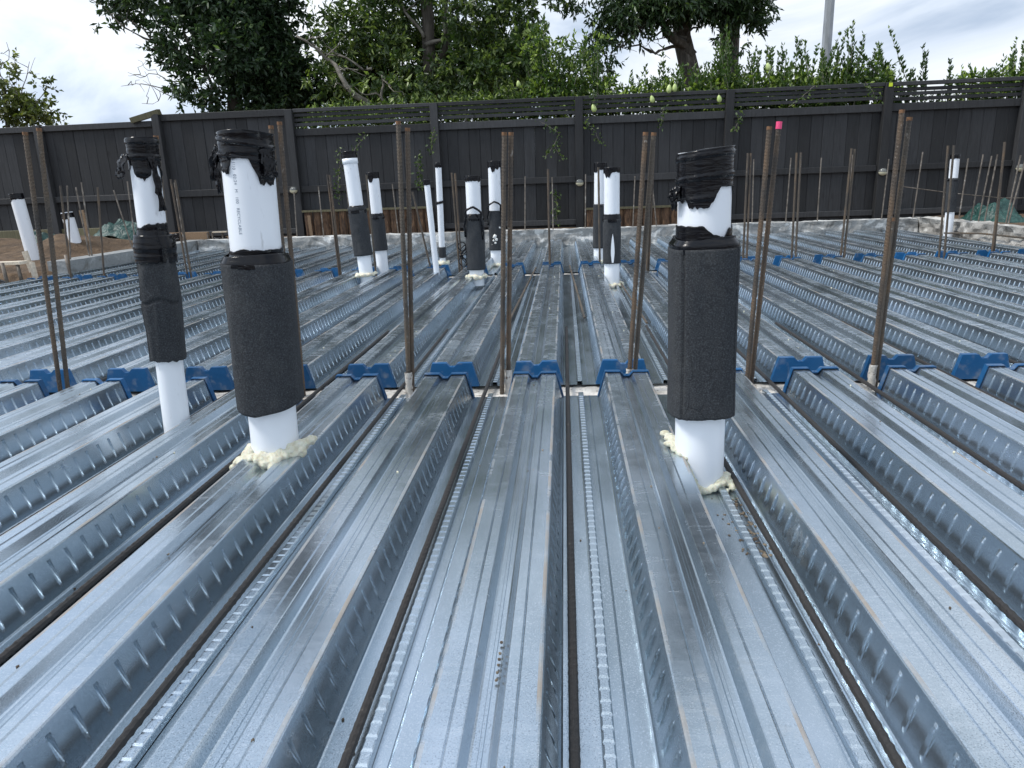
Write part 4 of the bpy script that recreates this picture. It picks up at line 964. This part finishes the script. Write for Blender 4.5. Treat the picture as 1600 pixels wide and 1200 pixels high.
# middle tree with grey trunk
tree('broadleaf_tree', 'big green tree with grey trunk and curved grey limb behind the middle fence', (-2.1, 12.2, 0),
     [(Z(-2.15, .1, 12.2), Z(-2.05, 4.2, 12.1), .12, .085), (Z(-1.9, 2.5, 12.3), Z(-1.5, 4.1, 12.2), .05, .03)],
     [(Z(-2.9, 1.9, 11.5), Z(-4.1, 3.02, 11.3), .05, .014), (Z(-2.95, 2.5, 11.5), Z(-3.7, 2.75, 11.2), .022, .007), (Z(-2.1, 2.8, 12), Z(-1.1, 3.6, 11.8), .035, .012), (Z(-2.75, 1.8, 11.5), Z(-2.8, 2.4, 11.4), .03, .015), (Z(-2.1, 2.9, 12), Z(-2.7, 3.7, 11.8), .03, .012)],
     [C(-3.65, 2.45, 11.7, .38, .4, .45, .55), C(-3.0, 2.05, 11.6, .62, .4, .28, .9), C(-2.45, 2.3, 11.5, .45, .35, .42, .7), C(-1.75, 2.05, 11.7, .6, .4, .32, 1.0), C(-1.55, 2.45, 11.8, .5, .4, .42, .8), C(-1.0, 2.2, 11.6, .6, .4, .5, 1.0),
      C(-.55, 2.6, 11.7, .42, .45, .5, .9), C(-.75, 3.1, 11.9, .55, .5, .38, .9), C(-1.4, 3.2, 11.8, .6, .5, .42, .8), C(-2.7, 2.9, 11.9, .45, .5, .42, .75), C(-3.35, 3.05, 11.9, .6, .5, .42, .85), C(-2.6, 3.45, 12.1, .8, .6, .35, .8),
      C(-2.2, 2.6, 13.3, 1.7, .6, .9, 1.1), C(-3.3, 2.3, 13.2, .8, .5, .7, 1.3), C(-.9, 2.4, 13.2, .8, .5, .7, 1.0), C(-2.0, 4.6, 12.4, 2.3, 1.6, .9, .45), C(-.2, 3.35, 12.0, .35, .4, .16, .6)],
     LEAF_B, 2900, .108, .042, lit=.24)
# right tree, two stems and an umbrella crown
tree('broadleaf_tree', 'spreading dark tree on two thick stems, right of centre behind the fence', (2.3, 13.2, 0),
     [(Z(2.02, .1, 13.1), Z(1.75, 3.5, 13.0), .20, .13), (Z(2.22, .1, 13.3), Z(2.55, 3.6, 13.2), .18, .15)],
     [(Z(1.95, 2.45, 13), Z(1.35, 3.15, 12.6), .10, .04), (Z(1.9, 2.60, 13), Z(.95, 2.62, 12.6), .032, .010), (Z(1.9, 2.7, 13), Z(1.2, 2.75, 12.5), .030, .010), (Z(2.4, 2.9, 13.1), Z(3.0, 3.3, 12.8), .07, .03), (Z(1.2, 2.9, 12.6), Z(.7, 2.5, 12.4), .02, .006)],
     [C(1.0, 3.15, 12.6, .6, .6, .30, 1.2), C(1.55, 3.2, 12.5, .6, .6, .34, 1.3), C(2.3, 3.25, 12.8, .7, .6, .42, 1.3), C(2.75, 3.12, 12.8, .42, .5, .34, 1.1), C(2.92, 2.92, 12.7, .20, .25, .22, .8), C(.72, 2.95, 12.5, .32, .4, .25, .8), C(1.35, 2.95, 12.4, .4, .3, .16, .6),
      C(1.0, 2.80, 12.4, .28, .3, .18, .5), C(.45, 2.62, 12.3, .28, .32, .30, .6), C(.55, 2.35, 12.2, .35, .3, .40, .5), C(2.45, 2.65, 12.9, .32, .3, .18, .35), C(1.7, 4.4, 13.2, 2.4, 1.8, .8, .5), C(2.6, 2.5, 12.6, .16, .2, .28, .4), C(.15, 3.3, 12.3, .35, .4, .12, .7)],
     LEAF_C, 3700, .108, .038, droop=-.7, lit=.05)
# far left small tree
tree('small_tree', 'small pale yellow green tree with upright shoots at the far left edge', (-10.2, 13.5, 0),
     [(Z(-9.1, .1, 13.5), Z(-9.0, 2.6, 13.5), .07, .03)],
     [(Z(-9.0, 2.0, 13.4), Z(-8.82, 3.15, 13.3), .014, .004), (Z(-8.9, 2.0, 13.4), Z(-8.5, 2.85, 13.3), .014, .004), (Z(-8.7, 2.0, 13.4), Z(-8.28, 2.5, 13.3), .012, .004), (Z(-8.9, 2.0, 13.4), Z(-8.72, 2.9, 13.3), .01, .003)],
     [C(-9.1, 2.25, 13.4, .65, .5, .40, 1.0), C(-8.55, 2.10, 13.4, .42, .4, .26, 1.0), C(-8.42, 2.50, 13.3, .14, .2, .24, .9), C(-8.8, 2.95, 13.3, .10, .1, .18, .8), C(-9.15, 2.75, 13.4, .35, .3, .22, .4), C(-8.65, 2.60, 13.3, .10, .1, .12, .8), C(-8.2, 2.42, 13.3, .08, .1, .06, .6), C(-9.9, 2.6, 13.6, .5, .5, .5, .7)],
     LEAF_D, 3000, .10, .055, lit=.2)
# hedge shrubs: many upright leafy shoots above the fence top
def shrub(label, x0, x1, y, tops, n, leafm, low=1.2, lean=.10, dens=1.0, mass=True, msc=1.0, extra=()):
    t = thing('hedge_shrub', label, 'shrub', ((x0+x1)/2, y, 0), 'shrubs growing along the back of the fence'); bx = (x0+x1)/2
    Ps, Ds, Ls, Ts = [], [], [], []; st = MB()
    tx = [a for a, b_ in tops]; tz = [b_ for a, b_ in tops]
    for i in range(int(n*.72)):
        x = random.uniform(x0, x1); zt = float(np.interp(x, tx, tz))-random.uniform(0, 1)*.50; lk = lean*random.choice((1, 1, 2.4)); yy = y+random.uniform(-.22, .25)
        if i < len(tops)*2: x = tops[i % len(tops)][0]+random.uniform(-.04, .04); zt = tops[i % len(tops)][1]-(0 if i < len(tops) else .1)
        ln_ = Vector((random.uniform(-lk, lk)*1.4, random.uniform(-.1, .1), 1)).normalized(); zb = max(low, zt-.9)
        top = Vector((x, yy, zt)); bot = top-ln_*(zt-zb)
        pts = wob(bot, top, 6, .03, i+x0); st.tube([q-Vector((bx, y, 0)) for q in pts], [.005, .005, .004, .004, .003, .002, .001], 4, False)
        m_ = int((zt-zb)/.0135*dens)
        u = RNG.uniform(.05, 1.0, m_); base = np.array([tuple(bot.lerp(top, float(a))) for a in u])
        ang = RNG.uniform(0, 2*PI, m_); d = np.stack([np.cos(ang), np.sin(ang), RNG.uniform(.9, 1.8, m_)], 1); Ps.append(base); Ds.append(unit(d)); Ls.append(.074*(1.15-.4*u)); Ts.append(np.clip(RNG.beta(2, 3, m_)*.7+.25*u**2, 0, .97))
    P = np.concatenate(Ps); D = np.concatenate(Ds); Lf = np.concatenate(Ls); T = np.concatenate(Ts)
    if mass:
        cl = []; q = x0
        while q < x1:
            zt = float(np.interp(q, tx, tz)); cl.append((q, y+random.uniform(-.12, .1), 1.62+(min(zt, 2.05)-1.75)*.3, .24, .22, max(.18, (zt-1.7)*.45)*msc, 1.0)); q += .2
        cl += list(extra)
        P2, D2, L2, W2, T2 = crown(cl, 9000, .066, .030, droop=.25, lit=.2)
        P = np.concatenate([P, P2]); D = np.concatenate([D, D2]); Lf = np.concatenate([Lf, L2]); T = np.concatenate([T, np.clip(T2*1.45, 0, 1)])
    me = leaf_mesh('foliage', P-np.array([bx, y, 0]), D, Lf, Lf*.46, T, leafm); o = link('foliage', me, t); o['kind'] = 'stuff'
    so_ = st.build('stems', BRANCH, t); so_['kind'] = 'stuff'; return t
shrub('tall bushy green shrub just left of the spreading tree, above the fence', -.35, .45, 10.55, [(-.35, 2.55), (-.2, 2.8), (0, 2.45), (.2, 2.35), (.35, 2.55), (.45, 2.4)], 22, LEAF_H, dens=1.3, extra=[(-.2, 10.6, 2.05, .28, .25, .30, .8), (-.28, 10.6, 2.45, .22, .22, .28, .7), (.05, 10.65, 2.0, .25, .22, .28, .8), (.28, 10.6, 2.1, .20, .2, .28, .7), (.38, 10.65, 2.45, .15, .18, .2, .5), (-.05, 10.7, 2.35, .18, .2, .18, .5), (.15, 10.6, 2.35, .16, .2, .2, .4)])
shrub('thin shrub with sparse shoots under the sky gap left of the spreading tree', .45, 1.25, 10.5, [(.45, 2.4), (.6, 2.15), (.9, 2.05), (1.05, 2.12), (1.2, 1.98), (1.3, 2.36)], 30, LEAF_H)
shrub('shrub with a tall shoot climbing before the two thick stems', 1.25, 2.15, 10.5, [(1.25, 2.0), (1.45, 2.1), (1.7, 2.2), (1.9, 2.15), (2.05, 2.45), (2.15, 2.58)], 48, LEAF_H)
shrub('shrub with many upright shoots right of the two thick stems', 2.15, 3.0, 10.5, [(2.15, 2.5), (2.35, 2.2), (2.55, 2.3), (2.7, 2.38), (2.9, 2.35), (3.0, 2.15)], 46, LEAF_H)
shrub('yellow green shrub in front of the galvanised pole', 3.0, 3.75, 10.5, [(3.0, 2.15), (3.1, 2.42), (3.3, 2.30), (3.4, 2.2), (3.6, 2.40), (3.68, 2.53), (3.75, 2.3)], 46, LEAF_H, dens=1.1)
shrub('shrub with long shoots leaning right, beside the yellow tag', 3.75, 4.2, 10.5, [(3.75, 2.2), (3.85, 2.38), (4.0, 2.25), (4.12, 2.42), (4.2, 2.05)], 26, LEAF_H, lean=.35)
shrub('low dark shrub right of the yellow tag', 4.22, 5.1, 10.6, [(4.2, 2.02), (4.35, 2.05), (4.5, 1.95), (4.65, 1.96), (4.8, 2.28), (4.95, 2.02), (5.1, 1.86)], 34, LEAF_C, mass=False)
shrub('shrub at the far right end of the fence', 5.25, 6.6, 10.5, [(5.25, 1.95), (5.4, 1.85), (5.6, 2.05), (5.73, 2.25), (5.95, 2.15), (6.2, 2.2), (6.6, 2.1)], 52, LEAF_H)
# foliage low behind the left and middle fence bays
shrub('low leafy shrub behind the fence under the middle tree', -3.5, -.4, 10.8, [(-3.5, 1.8), (-2.5, 1.85), (-1.6, 1.95), (-.9, 2.1), (-.4, 2.3)], 110, LEAF_B, dens=.8)
# climbers on the fence
def vine(label, pts, nl, sz=.045):
    t = thing('climbing_vine', label, 'vine', (pts[0][0], 9.86, 0)); bx = pts[0][0]
    P3 = [Vector((x-bx, -.01+random.uniform(-.02, .0), z)) for x, z in pts]; pp = []
    for i in range(len(P3)-1): pp += wob(P3[i], P3[i+1], 5, .12, i+bx)[:-1]
    pp.append(P3[-1]); m_ = MB(); m_.tube(pp, .003, 4); m_.build('stem', BRANCH, t)
    k = RNG.integers(0, len(pp), nl); base = np.array([tuple(pp[i]) for i in k])+RNG.normal(size=(nl, 3))*np.array([.028, .008, .022]); base[:, 1] -= .02
    d = unit(np.stack([RNG.normal(size=nl), -np.abs(RNG.normal(size=nl))*.7-.2, RNG.normal(size=nl)-.5], 1))
    me = leaf_mesh('leaves', base, d, RNG.uniform(.7, 1.3, nl)*sz, RNG.uniform(.7, 1.2, nl)*sz*.6, RNG.uniform(.05, .85, nl), LEAF_B); o = link('leaves', me, t); o['kind'] = 'stuff'
vine('long thin vine hanging down the fence left of the bulky wrapped pipe', [(-2.93, 1.22), (-2.95, 1.0), (-3.0, .8), (-3.0, .58)], 70)
vine('short vine curling up beside the bulky wrapped pipe top', [(-2.80, 1.12), (-2.72, 1.22), (-2.62, 1.32), (-2.58, 1.38)], 36)
vine('bushy leafy tuft growing through the fence left of a post', [(-1.90, .72), (-1.90, .9), (-1.88, 1.12)], 80, .05)
vine('small vine clinging to the post right of the leafy tuft', [(-1.72, 1.15), (-1.70, 1.3), (-1.66, 1.42)], 36)
vine('vine hanging in an open zigzag over the middle of the fence', [(-.30, 1.46), (-.14, 1.36), (-.05, 1.30), (-.12, 1.15), (-.24, 1.02)], 60)
vine('small side sprig of the hanging middle vine', [(-.12, 1.15), (-.06, 1.05), (-.02, 1.0)], 20)
vine('vine hanging just right of the middle post', [(.30, 1.40), (.40, 1.32), (.48, 1.15)], 42)
vine('short sprig hanging over the rail left of the taped hood', [(1.27, 1.56), (1.25, 1.45), (1.22, 1.30)], 26)
vine('sprig with round leaves beside the post right of the taped hood', [(2.17, 1.46), (2.20, 1.38), (2.16, 1.24)], 20, .06)
vine('strand trailing over the slats below the pole', [(3.1, 1.73), (2.95, 1.60), (2.80, 1.50)], 16)
vine('strand hanging over the slats left of the yellow tag', [(3.70, 1.75), (3.80, 1.64), (3.84, 1.55)], 28)
vine('dark bushy vine low on the fence behind the middle bars', [(-.10, .20), (-.10, .35), (-.10, .55)], 70)
vine('sprig dangling from the fence top left of the pale fruit', [(.38, 1.80), (.40, 1.70), (.39, 1.62)], 26)
# pale green fruit
for i, (x, y, z, s_, lb) in enumerate([(.39, 9.84, 1.585, .045, 'pale green fruit hanging lowest from a sprig over the slats'), (1.12, 9.84, 1.66, .040, 'single narrow pale green fruit hanging over the slats'),
                                       (1.33, 9.86, 1.775, .045, 'left one of two pale green fruits touching on the fence top'), (1.40, 9.86, 1.785, .042, 'right one of two pale green fruits touching on the fence top'),
                                       (1.95, 9.84, 1.63, .040, 'tilted yellow green fruit by the post left of the taped hood'), (-.62, 11.0, 2.05, .045, 'pale fruit high in the bush left of the spreading tree'), (2.62, 10.2, 2.02, .045, 'yellowish fruit in the shrubs right of the thick stems')]):
    t = thing('hanging_fruit', lb, 'fruit', (x, y, z), 'pale green fruits on the vine over the fence'); b = MB(); n = 14; vs = []; fs = []
    for j in range(11):
        a = PI*j/10; rr = s_*.72*math.sin(a)*(1+.25*math.cos(a)*-1); zz = s_*1.15*math.cos(a)
        for k in range(n): vs.append((rr*(1+.05*math.cos(5*2*PI*k/n))*math.cos(2*PI*k/n), rr*math.sin(2*PI*k/n), zz))
    for j in range(10):
        for k in range(n): fs.append((j*n+k, (j+1)*n+k, (j+1)*n+(k+1) % n, j*n+(k+1) % n))
    b.add(vs, fs); o = b.build('flesh', FRUIT, t, smooth=True); t.rotation_euler = (0, random.uniform(-.3, .3), 0)
    b = MB(); b.tube([(0, 0, s_*1.1), (.004, 0, s_*1.7)], .003, 5); b.build('stalk', BRANCH, t)
# galvanised pole behind the hedge
t = thing('street_pole', 'tall octagonal galvanised steel pole rising behind the hedge on the right', 'pole', (5.22, 16, 0))
b = MB(); b.tube([(0, 0, .0), (0, 0, 9.0)], [.108, .075], 8); b.build('shaft', POLE, t); b = MB(); b.tube([(0, 0, 0), (0, 0, .03)], .2, 16); b.build('base_plate', POLE, t)
